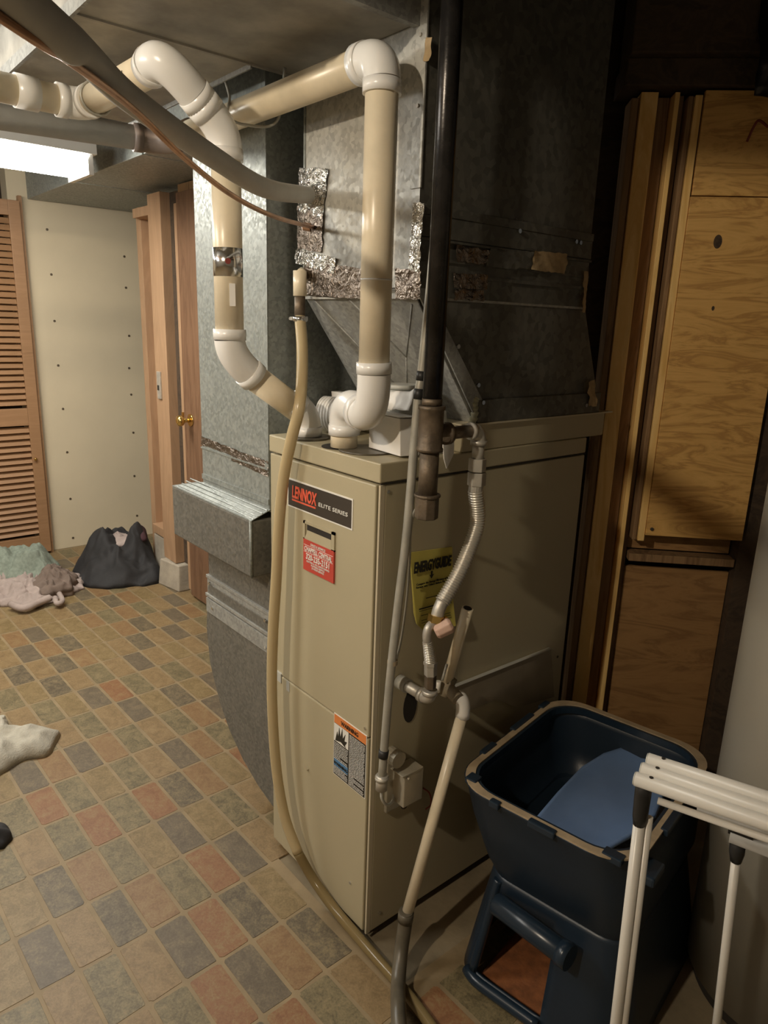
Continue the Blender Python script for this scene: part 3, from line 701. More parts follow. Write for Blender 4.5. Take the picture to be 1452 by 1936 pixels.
for y, z in ((-.018, .955), (-.006, .960), (.008, .966), (.022, .972)): mb.tube([(-.93, y, z), (RX1 + .003, y, z)], .002, 6)
mb.build('ledge_ribs', M['galv_bright'], rd)
T('rack_edge', [(RX1 + .004, -.028, .797), (RX1 + .004, -.028, .952)], .004, M['galv_bright'], rd, seg=8)
MB().box(RX0, RY0 - .003, .985, RX1, RY0, 1.0).build('slip_joint', M['galv_bright'], rd)
tape('foil_tape', [(RX0, RY0 - .001, 1.088), (-.66, RY0 - .001, 1.083), (-.66, RY0 - .001, 1.105), (RX0, RY0 - .001, 1.112)], fy, M['foil_dull'], .001, rd, seed=20)
tape('foil_tape', [(-.68, RY0 - .001, 1.070), (RX1, RY0 - .001, 1.060), (RX1, RY0 - .001, 1.100), (-.68, RY0 - .001, 1.104)], fy, M['foil_dull'], .001, rd, seed=21)
MB().box(RX0, RY0 - .004, 1.077, RX1, RY0 - .0005, 1.081).build('seam', M['galv_bright'], rd)
rt_ = thing('ceiling_duct', (-2.0, .6, 2.05), 'galvanised return duct running along the ceiling to the beige wall', 'duct')
MB().box(-3.49, .30, 2.05, -.864, .94, 2.36).build('trunk_section', M['galv_bright'], rt_, bevel=.003)
MB().box(-1.86, .296, 2.048, -1.845, .945, 2.362).build('slip_joint', M['galv_bright'], rt_)
MB().box(-2.72, .296, 2.048, -2.70, .945, 2.362).build('slip_joint', M['galv_bright'], rt_)

# ------------------------------------------------------------------ plastic vent pipes
def elbow(parent, a, c, b, r, name='elbow', mat='pvcw', col=.022):
    """fitting turning at c, mouths at a and b"""
    a, b, c = Vector(a), Vector(b), Vector(c); da, db = (c - a).normalized(), (b - c).normalized()
    pts = arc3(a + da * col, c, b - db * col, 10)
    mb = MB(); R_ = r * 1.10
    mb.tube([a] + [a + da * col], r * 1.16, 28); mb.tube(pts, R_, 28, cap=False); mb.tube([b - db * col, b], r * 1.16, 28)
    return smooth_tube(mb.build(name, M[mat], parent))
def pipe(parent, a, b, r, mat='pvc', name='pipe'): return T(name, [a, b], r, M[mat], parent, seg=28)
PR = .0300
vb = thing('vent_pipe', (-.176, .038, 1.184), 'cream plastic vent pipe with white elbows, the right one in front of the plenum', 'pipe', None)
bx, by = -.018, -.012
pipe(vb, (bx, by, 1.370), (bx, by, 1.870), PR)
pipe(vb, (-.075, by, 1.9), (-.84, by, 1.9), PR)
elbow(vb, (bx, by, 1.842), (bx, by, 1.902), (-.085, by, 1.902), PR)
T('pipe_joint', [(bx, by, 1.528), (bx, by, 1.531)], PR * 1.015, M['pvcw'], vb, seg=28)
elbow(vb, (bx, by, 1.378), (bx, by + .004, 1.272), (-.095, .014, 1.270), PR)
elbow(vb, (-.080, .012, 1.272), (-.176, .036, 1.292), (-.176, .038, 1.212), PR)
pipe(vb, (-.176, .038, 1.1845), (-.176, .038, 1.24), PR)
elbow(vb, (-.83, by, 1.9), (-.92, by, 1.9), (-.935, -.10, 1.9), PR, mat='greybrown')
pipe(vb, (-.935, -.09, 1.9), (-1.34, -2.6, 1.9), PR, mat='foam')
T('pipe_coupling', [(-.775, by, 1.9), (-.825, by, 1.9)], PR * 1.15, M['greybrown'], vb, seg=28)
va = thing('vent_pipe', (-.34, .05, 1.184), 'cream plastic vent pipe with a foil band, bending down to the furnace left side', 'pipe', None)
ax_, ay_ = -.338, -.150
pipe(va, (ax_, ay_, 1.415), (ax_, ay_, 1.765), PR)
ft = T('foil_band', [(ax_, ay_, 1.534), (ax_, ay_, 1.590)], PR * 1.02, M['chrome'], va, seg=28)
bc = Vector((-0.3282, -0.1651, 1.5592)); dirc = (Vector((1.067, -.9, 1.45)) - Vector((ax_, ay_, 1.56))); dirc.z = 0; dirc.normalize()
bcc = Vector((ax_, ay_, 1.563)) + dirc * PR
T('test_plug', [bcc, bcc + dirc * .004], .006, M['darkred'], va, seg=10)
side = Vector((-dirc.y, dirc.x, 0)); 
mb = MB(); s0 = Vector((ax_, ay_, 1.475)) + (dirc + side * .25).normalized() * (PR + .0005)
tg = (dirc.cross(Vector((0, 0, 1)))).normalized()
mb.prism([s0 - tg * .006, s0 + tg * .006, s0 + tg * .006 + Vector((0, 0, .045)), s0 - tg * .006 + Vector((0, 0, .045))], dirc * .0012).build('price_tag', M['paper'], va)
elbow(va, (ax_, ay_, 1.428), (ax_, ay_, 1.375), (ax_, ay_ + .058, 1.325), PR)
pipe(va, (ax_, ay_ + .055, 1.328), (ax_ + .0, .035, 1.240), PR)
elbow(va, (ax_, .006, 1.268), (ax_, .050, 1.232), (ax_, .050, 1.186), PR)
elbow(va, (ax_, ay_, 1.755), (ax_, ay_, 1.808), (ax_, ay_ - .050, 1.850), PR)
elbow(va, (ax_, ay_ - .050, 1.850), (-.325, -.285, 1.915), (-.395, -.276, 1.903), PR)
pipe(va, (-.385, -.276, 1.903), (-.70, -.286, 1.903), PR)
elbow(va, (-.685, -.286, 1.903), (-.742, -.288, 1.903), (-.742, -.345, 1.903), PR)
pipe(va, (-.742, -.34, 1.903), (-.66, -2.6, 1.903), PR)
T('pipe_coupling', [(-.741, -.385, 1.903), (-.738, -.43, 1.903)], PR * 1.13, M['pvcw'], va, seg=28)
for k, x in ((0, -.47), (1, -.60)):
    text_mesh('ASTM D2665' if k else 'PVC-DWV', .011, (x, -.279 - PR - .0004, 1.903 - .006), (1, 0, 0), (0, 0, 1), M['ink'], va, align='CENTER')
# hanger strap
mb = MB(); ring = [Vector((-.665, -.284 + math.cos(a) * (PR + .003), 1.903 + math.sin(a) * (PR + .003))) for a in [math.radians(100 + 20 * k) for k in range(14)]]
mb.tube(ring + [Vector((-.665, -.27, 1.95)), Vector((-.665, -.268, 1.974))], .003, 8)
o = smooth_tube(mb.build('hanger_strap', M['emt'], va))
tag(T('hanger_hook', bez([(-.56, -.03, 1.974), (-.53, -.035, 1.93), (-.50, -.055, 1.885), (-.46, -.04, 1.862), (-.42, .02, 1.872), (-.40, .029, 1.975)]), .003, M['emt'], seg=8), 'thin wire hanger hook behind the left vent elbow', 'hook')
# ------------------------------------------------------------------ refrigerant lines
ls = thing('insulated_line', (-.372, .075, 1.723), 'thick grey foam-insulated refrigerant line crossing the upper left', 'pipe')
lp = bez([(.78, -2.7, 2.12), (.76, -1.9, 2.05), (.60, -1.05, 1.78), (0.3356, -0.6893, 1.6999), (0.2033, -0.6069, 1.7198), (0.0489, -0.4907, 1.7242), (-0.1130, -0.2958, 1.7105), (-0.1964, -0.1457, 1.6910), (-0.3640, 0.0740, 1.7223)], 10)
T('foam_sleeve', lp, .0178, M['foam'], ls, seg=22)
T('sleeve_seam', [p + Vector((.003, -.002, .0172)) for p in lp[24:-12]], .0015, M['foam'], ls, seg=6)
mb = MB(); e = Vector((-0.3556, 0.0740, 1.7192)); mb.tube([e, e + Vector((0, -.012, 0))], [.026, .0185], 18); mb.build('foil_collar', M['foil'], ls)
cl = thing('copper_line', (-.36, .075, 1.655), 'thin bare copper refrigerant tube sagging under the insulated line', 'pipe')
T('tube_run', bez([(.74, -2.7, 2.08), (.72, -1.9, 2.01), (.57, -1.07, 1.74), (0.3543, -0.7195, 1.6825), (0.2427, -0.6314, 1.6956), (0.1008, -0.5121, 1.7014), (0.0092, -0.4005, 1.6736), (-0.0802, -0.2759, 1.6487), (-0.1755, -0.1357, 1.6392), (-0.3547, 0.0740, 1.6550)], 10), .0044, M['copper'], cl, seg=12)
e = Vector((-0.3632, 0.0740, 1.6556)); mb = MB(); mb.tube([e + Vector((-.014, -.010, .002)), e], .009, 12); mb.build('flare_nut', M['copper'], cl)

# ------------------------------------------------------------------ condensate hose
hs = thing('condensate_hose', (-.37, .05, 1.43), 'clear yellowed vinyl drain hose hanging down the furnace front to the floor', 'hose')
T('barb_pipe', [(-0.3642, 0.0450, 1.5602), (-0.3639, 0.0450, 1.5048)], .0155, M['pvc'], hs)
T('barb_pipe', [(-0.3640, 0.0450, 1.5106), (-0.3637, 0.0450, 1.4507)], .0125, M['rust'], hs)
T('barb_stub', [(-0.3642, 0.0450, 1.5510), (-0.3985, 0.0750, 1.5597)], .012, M['pvc'], hs)
T('hose_run', bez([(-0.3637, 0.0450, 1.4578), (-0.3319, 0.0300, 1.3994), (-0.3014, 0.0100, 1.3305), (-0.2739, -0.0150, 1.2631), (-0.2833, -0.0300, 1.1912), (-0.3014, -0.0400, 1.0971), (-0.3070, -0.0500, 0.9765), (-0.3121, -0.0550, 0.8439), (-0.3202, -0.0600, 0.7045), (-0.3240, -0.0620, 0.5596), (-0.3158, -0.0620, 0.4136), (-0.2999, -0.0600, 0.2973), (-0.2728, -0.0550, 0.2001), (-0.2307, -0.0450, 0.1224)], 8), .0132, M['hose'], hs)
T('hose_run', bez([(-0.2307, -0.0450, 0.1224), (-0.1850, -0.0280, 0.0637), (-0.0934, -0.0220, 0.0311), (0.0237, -0.0220, 0.0218), (0.1294, -0.0213, 0.0150), (0.2252, -0.0281, 0.0150), (0.3284, -0.0426, 0.0150)], 8), .0125, M['hosewet'], hs)
cc = Vector((-0.3615, 0.0450, 1.4543)); mb = MB(); mb.tube([cc - Vector((0, 0, .006)), cc + Vector((0, 0, .006))], .0175, 20); cb = smooth_tube(mb.build('hose_clamp', M['chrome'], hs))
mb = MB(); mb.tube([cc + Vector((-.030, -.008, 0)), cc + Vector((-.010, -.012, 0))], .0045, 6); mb.build('clamp_screw', M['zinc'], cb)

# ------------------------------------------------------------------ gas line
gx = .10
gl = thing('gas_pipe', (0.1000, 0.0379, 1.2945), 'black iron gas pipe with rusty tee and capped drip leg beside the plenum', 'pipe')
top = Vector((0.1000, 0.0352, 1.4650)); X0, Y0 = .10, top.y
T('riser', [(X0, Y0, 1.30), (X0, Y0, 2.399)], .0185, M['iron'], gl, seg=24)
mb = MB(); mb.tube([(X0, Y0, 1.218), (X0, Y0, 1.224), (X0, Y0, 1.226), (X0, Y0, 1.296), (X0, Y0, 1.298), (X0, Y0, 1.305)], [.0258, .0258, .0238, .0238, .0258, .0258], 24)
zt = Vector((0.1000, 0.0439, 1.2489)).z
mb.tube([(X0, Y0, zt), (X0, Y0 + .038, zt), (X0, Y0 + .038, zt), (X0, Y0 + .048, zt)], [.019, .019, .022, .022], 20)
smooth_tube(mb.build('tee', M['rust'], gl))
T('thread_ring', [(X0, Y0, 1.306), (X0, Y0, 1.318)], .0192, M['rust'], gl)
T('drip_nipple', [(X0, Y0, 1.125), (X0, Y0, 1.222)], .0188, M['rust'], gl)
mb = MB(); mb.tube([(X0, Y0, 1.128), (X0, Y0, 1.134)], .0262, 24); mb.tube([(X0, Y0, 1.085), (X0, Y0, 1.128)], .0235, 8); mb.build('pipe_cap', M['rust'], gl, bevel=.002)
eb = Vector((0.1000, 0.1727, 1.2351)); ey = eb.y
T('branch_nipple', [(X0, Y0 + .044, zt), (X0, ey - .026, zt)], .0125, M['rust'], gl)
mb = MB(); mb.tube([(X0, ey - .030, zt), (X0, ey - .020, zt)], .0175, 18); mb.tube(arc3((X0, ey - .022, zt), (X0, ey, zt), (X0, ey, zt - .024), 8), .0155, 18); mb.tube([(X0, ey, zt - .020), (X0, ey, zt - .030)], .0175, 18)
smooth_tube(mb.build('elbow', M['zinc'], gl))
T('short_nipple', [(X0, ey, zt - .028), (X0, ey, zt - .062)], .0125, M['zinc'], gl)
fc = thing('gas_flex_connector', (0.1000, 0.1846, 1.1470), 'corrugated steel gas connector with hex nuts looping down the furnace side', 'pipe')
u1, u2 = zt - .058, zt - .085
mb = MB(); mb.hexnut((X0, ey, u1), (X0, ey, u2), .0185); mb.build('hex_nut', M['zinc'], fc, bevel=.0015)
mb = MB(); mb.hexnut((X0, ey + .001, u2 - .002), (X0, ey + .001, u2 - .030), .0195); mb.tube([(X0, ey, u2 - .028), (X0, ey, u2 - .044)], .015, 16); mb.build('hex_nut', M['zinc'], fc, bevel=.0015)
def corr(name, pts, r0, r1, pitch, mat, parent, seg=16, taper=None):
    path = bez(pts, 40); L = [0]
    for a, b in zip(path, path[1:]): L.append(L[-1] + (b - a).length)
    n = int(L[-1] / pitch * 4); out = []; rs = []; k = 0
    for i in range(n + 1):
        t = L[-1] * i / n
        while k < len(L) - 2 and L[k + 1] < t: k += 1
        f = (t - L[k]) / max(1e-9, L[k + 1] - L[k]); out.append(path[k].lerp(path[k + 1], f))
        sc = 1 if not taper else taper[0] + (taper[1] - taper[0]) * i / n
        rs.append((r0, (r0 + r1) / 2, r1, (r0 + r1) / 2)[i % 4] * sc)
    return smooth_tube(MB().tube(out, rs, seg).build(name, mat, parent))
corr('corrugated_tube', [(X0, ey, u2 - .040), (0.1000, 0.1856, 1.0558), (0.1000, 0.1693, 1.0061), (0.1000, 0.1404, 0.9530), (0.1000, 0.1091, 0.9125), (0.1000, 0.0935, 0.8949)], .0138, .0168, .0056, M['flex'], fc)
T('tube_cuff', bez([(0.1000, 0.0949, 0.8969), (0.1000, 0.0854, 0.8803), (0.1000, 0.0804, 0.8649)], 4), .0135, M['zinc'], fc)
vp = Vector((0.1000, 0.0781, 0.8536))
mb = MB(); mb.hexnut((0.1000, 0.0801, 0.8686), (0.1000, 0.0766, 0.8540), .0175); mb.tube([vp + Vector((0, -.008, -.002)), vp + Vector((0, .026, -.006))], .013, 12); mb.build('shutoff_valve', M['brass'], fc)
h0, h1 = Vector((0.1150, 0.0841, 0.8646)), Vector((0.1300, 0.0719, 0.8307))
mb = MB(); dn = Vector((0.1180, 0.1037, 0.8535)) - Vector((0.1180, 0.0648, 0.8400)); 
hc = Vector((0.1200, 0.0822, 0.8456)); a1 = Vector((.35, .55, .35)).normalized(); 
mb.tube([hc - a1 * .020, hc - a1 * .014, hc + a1 * .014, hc + a1 * .020], [.012, .0165, .0175, .012], 8)
hv = mb.build('valve_handle', M['pink'], fc, bevel=.002)
T('tube_cuff', bez([(0.1000, 0.0750, 0.8544), (0.1000, 0.0589, 0.8467), (0.1000, 0.0539, 0.8315), (0.1000, 0.0567, 0.8116)], 5), .0092, M['zinc'], fc)
corr('corrugated_tube', [(0.1000, 0.0564, 0.8164), (0.1000, 0.0627, 0.7906), (0.1000, 0.0691, 0.7643)], .0085, .0108, .0042, M['flex'], fc, taper=(1, 1.25))
mb = MB(); mb.hexnut((0.1000, 0.0689, 0.7668), (0.1000, 0.0695, 0.7581), .0155); mb.hexnut((0.1000, 0.0695, 0.7581), (0.1000, 0.0712, 0.7342), .0140); mb.build('hex_nut', M['zinc'], fc, bevel=.001)
mb = MB(); mb.hexnut((0.1000, 0.0713, 0.7329), (0.1000, 0.0717, 0.7041), .0130); mb.build('hex_nut', M['rust'], fc, bevel=.001)
gi = thing('gas_inlet', (0.1000, 0.0691, 0.6735), 'grey elbow and nipple entering the lower furnace side below the flex connector', 'pipe')
c0 = Vector((0.1000, 0.0721, 0.6763)); 
mb = MB(); mb.tube([c0 + Vector((0, 0, .022)), c0 + Vector((0, 0, .012))], .0165, 16); mb.tube(arc3(c0 + Vector((0, 0, .016)), c0, c0 + Vector((-.020, 0, 0)), 8), .0145, 16); mb.tube([c0 + Vector((-.018, 0, 0)), c0 + Vector((-.028, 0, 0))], .0165, 16)
smooth_tube(mb.build('elbow', M['zinc'], gi))
T('inlet_nipple', [c0 + Vector((-.025, 0, 0)), Vector((.0, c0.y, c0.z))], .0125, M['zinc'], gi)
T('inlet_bushing', [Vector((.030, c0.y, c0.z)), Vector((.002, c0.y, c0.z))], .0165, M['cup'], gi)

# ------------------------------------------------------------------ grey conduit and switch box
cd = thing('electrical_conduit', (0.0350, 0.0021, 0.4698), 'thin grey electrical conduit leaning down in front of the furnace side', 'pipe')
ca0, ca1 = Vector((.040, .104, 2.399)), Vector((0.0350, 0.0018, 0.4767))
mid = Vector((0.0400, 0.0545, 1.3045))
T('conduit_tube', bez([Vector((.045, .100, 2.39)), (0.0450, 0.0815, 1.7964), (0.0420, 0.0760, 1.5803), (0.0400, 0.0619, 1.3656), mid, (0.0400, 0.0410, 1.0471), (0.0400, 0.0239, 0.8771), (0.0380, 0.0107, 0.6966), ca1], 6), .0092, M['emt'], cd)
T('tape_wrap', [(0.0400, 0.0620, 1.3635), (0.0400, 0.0603, 1.3453)], .0102, M['tape'], cd)
T('tape_wrap', [(0.0400, 0.0571, 1.3301), (0.0400, 0.0555, 1.3096)], .0102, M['tape'], cd)
p = Vector((0.0380, 0.0169, 0.7546)); mb = MB(); mb.tube([p + Vector((0, 0, -.005)), p + Vector((0, 0, .005))], .0112, 14); mb.box(.022, p.y + .006, p.z - .005, .038, p.y + .009, p.z + .005); mb.build('conduit_clip', M['cream'], cd)
T('tape_wrap', [(0.0360, 0.0041, 0.5458), (0.0360, 0.0018, 0.5282)], .0112, M['tape'], cd)
T('conduit_connector', [(0.0360, 0.0022, 0.4838), (0.0360, 0.0006, 0.4479)], .0135, M['zinc'], cd)
T('conduit_nut', [(0.0360, 0.0008, 0.4804), (0.0360, 0.0011, 0.4721)], .0155, M['zinc'], cd)
T('control_wire', bez([(0.0700, 0.0395, 1.1009), (0.0500, 0.0475, 1.0798), (0.0300, 0.0597, 1.0302), (0.0240, 0.0663, 0.9575), (0.0220, 0.0638, 0.8734), (0.0220, 0.0530, 0.7899), (0.0250, 0.0375, 0.7455)], 6), .0028, M['emt'], cd, seg=8)
jb = thing('junction_box', (0.0000, 0.0968, 0.3868), 'small tan metal switch box on the lower furnace side by the conduit', 'box')
y0 = Vector((0.0120, 0.0401, 0.4330)).y; y1 = Vector((0.0120, 0.0882, 0.4119)).y; za = Vector((0.0120, 0.0570, 0.4816)).z; zb = Vector((0.0120, 0.0690, 0.3370)).z
MB().box(.001, y0, zb + .012, .010, y1, za).build('mounting_plate', M['paintedmetal'], jb, bevel=.002)
q0 = Vector((0.0450, 0.0532, 0.4629)); q1 = Vector((0.0450, 0.1170, 0.3825))
MB().box(.006, q0.y + .004, q1.z - .004, .050, q1.y, q0.z).build('box_body', M['paintedmetal'], jb, bevel=.003)
MB().box(.008, q0.y - .004, q0.z + .001, .052, q1.y - .004, q0.z + .004).build('box_cover', M['paintedmetal'], jb, bevel=.001)
T('box_screw', [(.050, q0.y + .012, q0.z - .006), (.054, q0.y + .012, q0.z - .006)], .003, M['chrome'], jb, seg=8)
T('flexible_lead', bez([(0.0340, 0.0037, 0.4508), (0.0340, 0.0050, 0.4200), (0.0300, 0.0252, 0.3916), (0.0220, 0.0482, 0.3859), (0.0120, 0.0612, 0.3954)], 5), .0035, M['cup'], jb, seg=8)
T('box_knockout', [(0.0200, 0.0802, 0.3685), (0.0200, 0.0876, 0.3535)], .008, M['slot'], jb, seg=12)
mb = MB(); q = Vector((0.0200, 0.0542, 0.4968)); mb.tube([q + Vector((-.02, 0, 0)), q + Vector((.012, 0, 0))], .020, 14); mb.build('cable_clamp', M['paintedmetal'], jb)
T('bare_wires', bez([(0.0200, 0.1476, 0.3758), (0.0300, 0.1601, 0.3614), (0.0300, 0.1676, 0.3282), (0.0150, 0.1657, 0.3050)], 5), .002, M['darkred'], jb, seg=6)

# ------------------------------------------------------------------ plastic drain and dark rubber hose
dp = thing('drain_pipe', (0.1000, 0.0338, 0.1302), 'cream plastic drain pipe with white elbow slanting to the floor by the furnace', 'pipe')
r = .0132
sa0, sa1 = Vector((0.0950, 0.1785, 0.8583)), Vector((0.0550, 0.1675, 0.6580))
T('stub_pipe', [sa0, sa1], .0128, M['pvc'], dp)
T('pipe_bore', [sa0 + (sa0 - sa1).normalized() * .0008, sa0 - (sa0 - sa1).normalized() * .001], .0095, M['slot'], dp)
tb = Vector((0.0750, 0.1557, 0.6628)); 
T('tee_fitting', [sa1 + Vector((-.0, -.01, -.02)), sa1 + Vector((.004, .01, .02))], .0165, M['card'], dp)
T('cross_pipe', [sa1, Vector((0.1000, 0.1620, 0.6456))], .0145, M['card'], dp)
k0_ = Vector((0.1000, 0.1729, 0.6379)); k1_ = Vector((0.1000, 0.1802, 0.5939))
mb = MB(); mb.tube(arc3((0.0850, 0.1694, 0.6402), (0.1000, 0.1855, 0.6495), k1_, 9), .0162, 20); smooth_tube(mb.build('elbow', M['pvcw'], dp))
T('long_pipe', [(0.1000, 0.1794, 0.6023), (0.1000, 0.0342, 0.1240)], r, M['pvc'], dp)
T('small_valve', [(0.0600, 0.1375, 0.6805), (0.0600, 0.1361, 0.6546)], .0060, M['white'], dp)
T('valve_lever', [(0.0700, 0.1388, 0.6871), (0.0750, 0.1456, 0.7259)], .0030, M['cup'], dp, seg=8)
rh = thing('rubber_hose', (0.1000, 0.0338, 0.1302), 'dark rubber hose fitted on the slanting drain pipe and running along the floor', 'hose')
T('hose_run', bez([(0.1000, 0.0346, 0.1461), (0.1000, 0.0332, 0.1126), (0.1150, 0.0099, 0.0569), (0.1550, -0.0316, 0.0299), (0.2175, -0.0877, 0.0620), (0.2575, -0.1181, 0.0600), (0.2955, -0.1395, 0.0460), (0.3327, -0.1557, 0.0170), (0.4584, -0.1994, 0.0170)], 8), .0165, M['rubber'], rh)
T('hose_cuff', [(0.1000, 0.0348, 0.1430), (0.1000, 0.0328, 0.1204)], .0182, M['rubber'], rh)

# ------------------------------------------------------------------ things on top of the furnace
bxo = thing('cardboard_box', (-.06, .12, 1.18), 'small plain white cardboard box at the front of the furnace top', 'box')
MB().hexa([(-.136, .076, 1.1855), (-.019, .066, 1.1850), (-.010, .112, 1.1850), (-.126, .120, 1.1855), (-.137, .076, 1.262), (-.022, .064, 1.2635), (-.012, .112, 1.262), (-.127, .120, 1.262)]).build('box_body', M['paper'], bxo, bevel=.0015)
MB().hexa([(-.137, .075, 1.2635), (-.022, .063, 1.265), (-.012, .111, 1.265), (-.127, .119, 1.2635), (-.137, .075, 1.2645), (-.022, .063, 1.2662), (-.012, .111, 1.2662), (-.127, .119, 1.2645)]).build('box_flap', M['paper'], bxo)
po = sheet('crumpled_paper', Vector((-.115, .085, 1.272)), (.085, .012, .004), (-.01, .030, .036), 10, 8, .02, 18, 5, M['paper'], thick=.002)
tag(po, 'crumpled white paper lying on the small white box', 'paper')
ps = MB().prism([(0.0060, 0.1652, 1.2065), (0.0060, 0.1983, 1.2130), (0.0060, 0.1992, 1.1828), (0.0060, 0.1806, 1.1520), (0.0060, 0.1709, 1.1739)], (-.003, 0, 0)).build('paper_scrap', M['paper'])
tag(ps, 'pointed white paper scrap hanging on the furnace side behind the gas tee', 'paper')
rl = thing('ribbed_roll', (-.31, .17, 1.18), 'white ribbed plastic roll lying behind the vent elbow', 'roll')
rc = Vector((-.350, .158, 1.2265)); ax2 = Vector((.93, .36, 0)).normalized()
n = 60; mb = MB(); mb.tube([rc + ax2 * (-.05 + .10 * i / n) for i in range(n + 1)], [.042 + .0022 * math.sin(i * 1.25) - (.010 if i in (0, n) else 0) for i in range(n + 1)], 28)
smooth_tube(mb.build('roll_body', M['paper'], rl))
T('roll_core', [rc - ax2 * .051, rc - ax2 * .046], .018, M['slot'], rl)
tag(MB().hexa([(-.424, .196, 1.181), (-.405, .196, 1.181), (-.405, .224, 1.181), (-.424, .224, 1.181), (-.450, .200, 1.275), (-.405, .204, 1.275), (-.405, .226, 1.275), (-.450, .226, 1.275)]).build('paper_cone', M['paper']), 'tapered white paper scrap standing behind the ribbed roll', 'paper')
tc = thing('plastic_tub', (-.115, .185, 1.18), 'cloudy grey upturned plastic tub behind the gas pipe on the furnace', 'tub')
cx, cy = -.052, .192
mb = MB(); mb.tube([(cx, cy, 1.181), (cx, cy, 1.185), (cx, cy, 1.19), (cx, cy, 1.262), (cx, cy, 1.270), (cx, cy, 1.272)], [.036, .036, .033, .026, .025, .020], 24); mb.build('tub_body', M['cup'], tc, smooth=True)
wp_ = thing('vent_stub', (-.14, .19, 1.18), 'pale grey plastic pipe stub standing behind the white vent elbow', 'pipe')
T('stub_tube', [(-.125, .160, 1.185), (-.125, .160, 1.318)], .035, M['cup'], wp_)
T('stub_rim', [(-.125, .160, 1.312), (-.125, .160, 1.322)], .038, M['cup'], wp_)

# ------------------------------------------------------------------ fluorescent light
lf = thing('fluorescent_light', (-2.2, -.55, 2.02), 'glowing fluorescent strip light at the upper left under the ducts', 'light')
MB().box(-2.34, -1.25, 2.06, -2.06, .20, 2.10).build('light_housing', M['white'], lf, bevel=.003)
smooth_tube(MB().prism([(-2.2 + .135 * math.cos(a), -1.21, 2.062 - .075 * math.sin(a)) for a in [math.pi * k / 12 for k in range(13)]], (0, 1.375, 0)).build('wrap_lens', M['tube'], lf))
MB().box(-2.33, .165, 1.985, -2.07, .185, 2.06).build('end_cap', M['white'], lf); MB().box(-2.31, -1.25, 2.0, -2.09, -1.215, 2.06).build('end_cap', M['white'], lf)
for y in (-1.1, .05): T('hanging_rod', [(-2.2, y, 2.10), (-2.2, y, 2.399)], .003, M['zinc'], lf, seg=6)

# ------------------------------------------------------------------ large pale tank
tkx, tky, tkr = .698, .682, .215
tn = thing('water_heater', (tkx, tky, 0), 'tall pale grey cylindrical tank at the right edge behind the drying rack', 'tank')
mb = MB(); mb.tube([(tkx, tky, .04), (tkx, tky, 1.50)], tkr, 96); smooth_tube(mb.build('tank_shell', M['tank'], tn))
mb = MB(); mb.tube([(tkx, tky, 1.50), (tkx, tky, 1.52), (tkx, tky, 1.535)], [tkr, tkr, tkr * .9], 64); mb.build('tank_top', M['zinc'], tn)
mb = MB(); mb.tube([(tkx, tky, 0), (tkx, tky, .04)], tkr * .93, 64); mb.build('tank_base', M['slot'], tn)
T('flue_pipe', [(tkx, tky, 1.53), (tkx, tky, 2.39)], .05, M['galv'], tn)
for a in (-.12, .12): T('water_pipe', [(tkx + a, tky + .06, 1.53), (tkx + a, tky + .06, 2.39)], .011, M['copper'], tn)

# ------------------------------------------------------------------ litter bin
ang = math.radians(9.5); BX = Vector((math.cos(ang), math.sin(ang), 0)); BY = Vector((-math.sin(ang), math.cos(ang), 0)); BC = Vector((.298, .402, 0))
def rr(cx, cy, hx, hy, r, z, seg=7, c=BC, t=1.0):
    out = []
    for (sx, sy, a0) in [(1, 1, 0), (-1, 1, 90), (-1, -1, 180), (1, -1, 270)]:
        for k in range(seg):
            a = math.radians(a0 + 90 * k / (seg - 1)); out.append(c + BX * (cx + sx * (hx - r) + r * math.cos(a)) + BY * (cy + sy * (hy - r) + r * math.sin(a)) + Vector((0, 0, z)))
    return out
def loft(rings, closed_bottom=False, mb=None):
    mb = mb or MB(); n = len(rings[0]); vs = [p for r_ in rings for p in r_]
    fs = [(i * n + k, i * n + (k + 1) % n, (i + 1) * n + (k + 1) % n, (i + 1) * n + k) for i in range(len(rings) - 1) for k in range(n)]
    if closed_bottom: fs.append(tuple(range((len(rings) - 1) * n, len(rings) * n)))
    return mb.add(vs, fs)
lb = thing('litter_bin', BC, 'navy blue open plastic litter bin with cream rim standing by the furnace', 'bin')
ZT = .475
body = loft([rr(.035, .0, .165, .205, .06, .255), rr(.03, 0, .182, .222, .07, .30), rr(.01, 0, .197, .243, .08, .40), rr(-.004, 0, .201, .250, .085, ZT - .012), rr(-.004, 0, .208, .256, .09, ZT), rr(-.004, 0, .208, .256, .09, ZT + .004),
             rr(0, 0, .204, .254, .085, ZT + .004), rr(0, 0, .2, .25, .085, ZT - .006), rr(0, 0, .194, .244, .08, ZT - .006), rr(0, 0, .190, .240, .078, ZT - .03), rr(.01, 0, .180, .23, .07, .36), rr(.02, 0, .168, .215, .06, .29)], True)
bo = body.build('bin_body', M['bin'], lb, smooth=True)
def strip(hx0, hy0, z, wdt, h, name, mat, skip=(), r=.085):
    a = rr(0, 0, hx0, hy0, r, z, 9); b = rr(0, 0, hx0 - wdt, hy0 - wdt, r, z, 9); n = len(a); mb = MB()
    for i in range(n):
        if i in skip: continue
        j = (i + 1) % n; up_ = Vector((0, 0, h)); mb.hexa([a[i], a[j], b[j], b[i], a[i] + up_, a[j] + up_, b[j] + up_, b[i] + up_])
    return mb.build(name, mat, lb)
strip(.2065, .2565, ZT + .0045, .016, .004, 'rim_seal', M['cream'])
strip(.189, .239, ZT - .012, .006, .018, 'inner_lip', M['binlip'], r=.078)
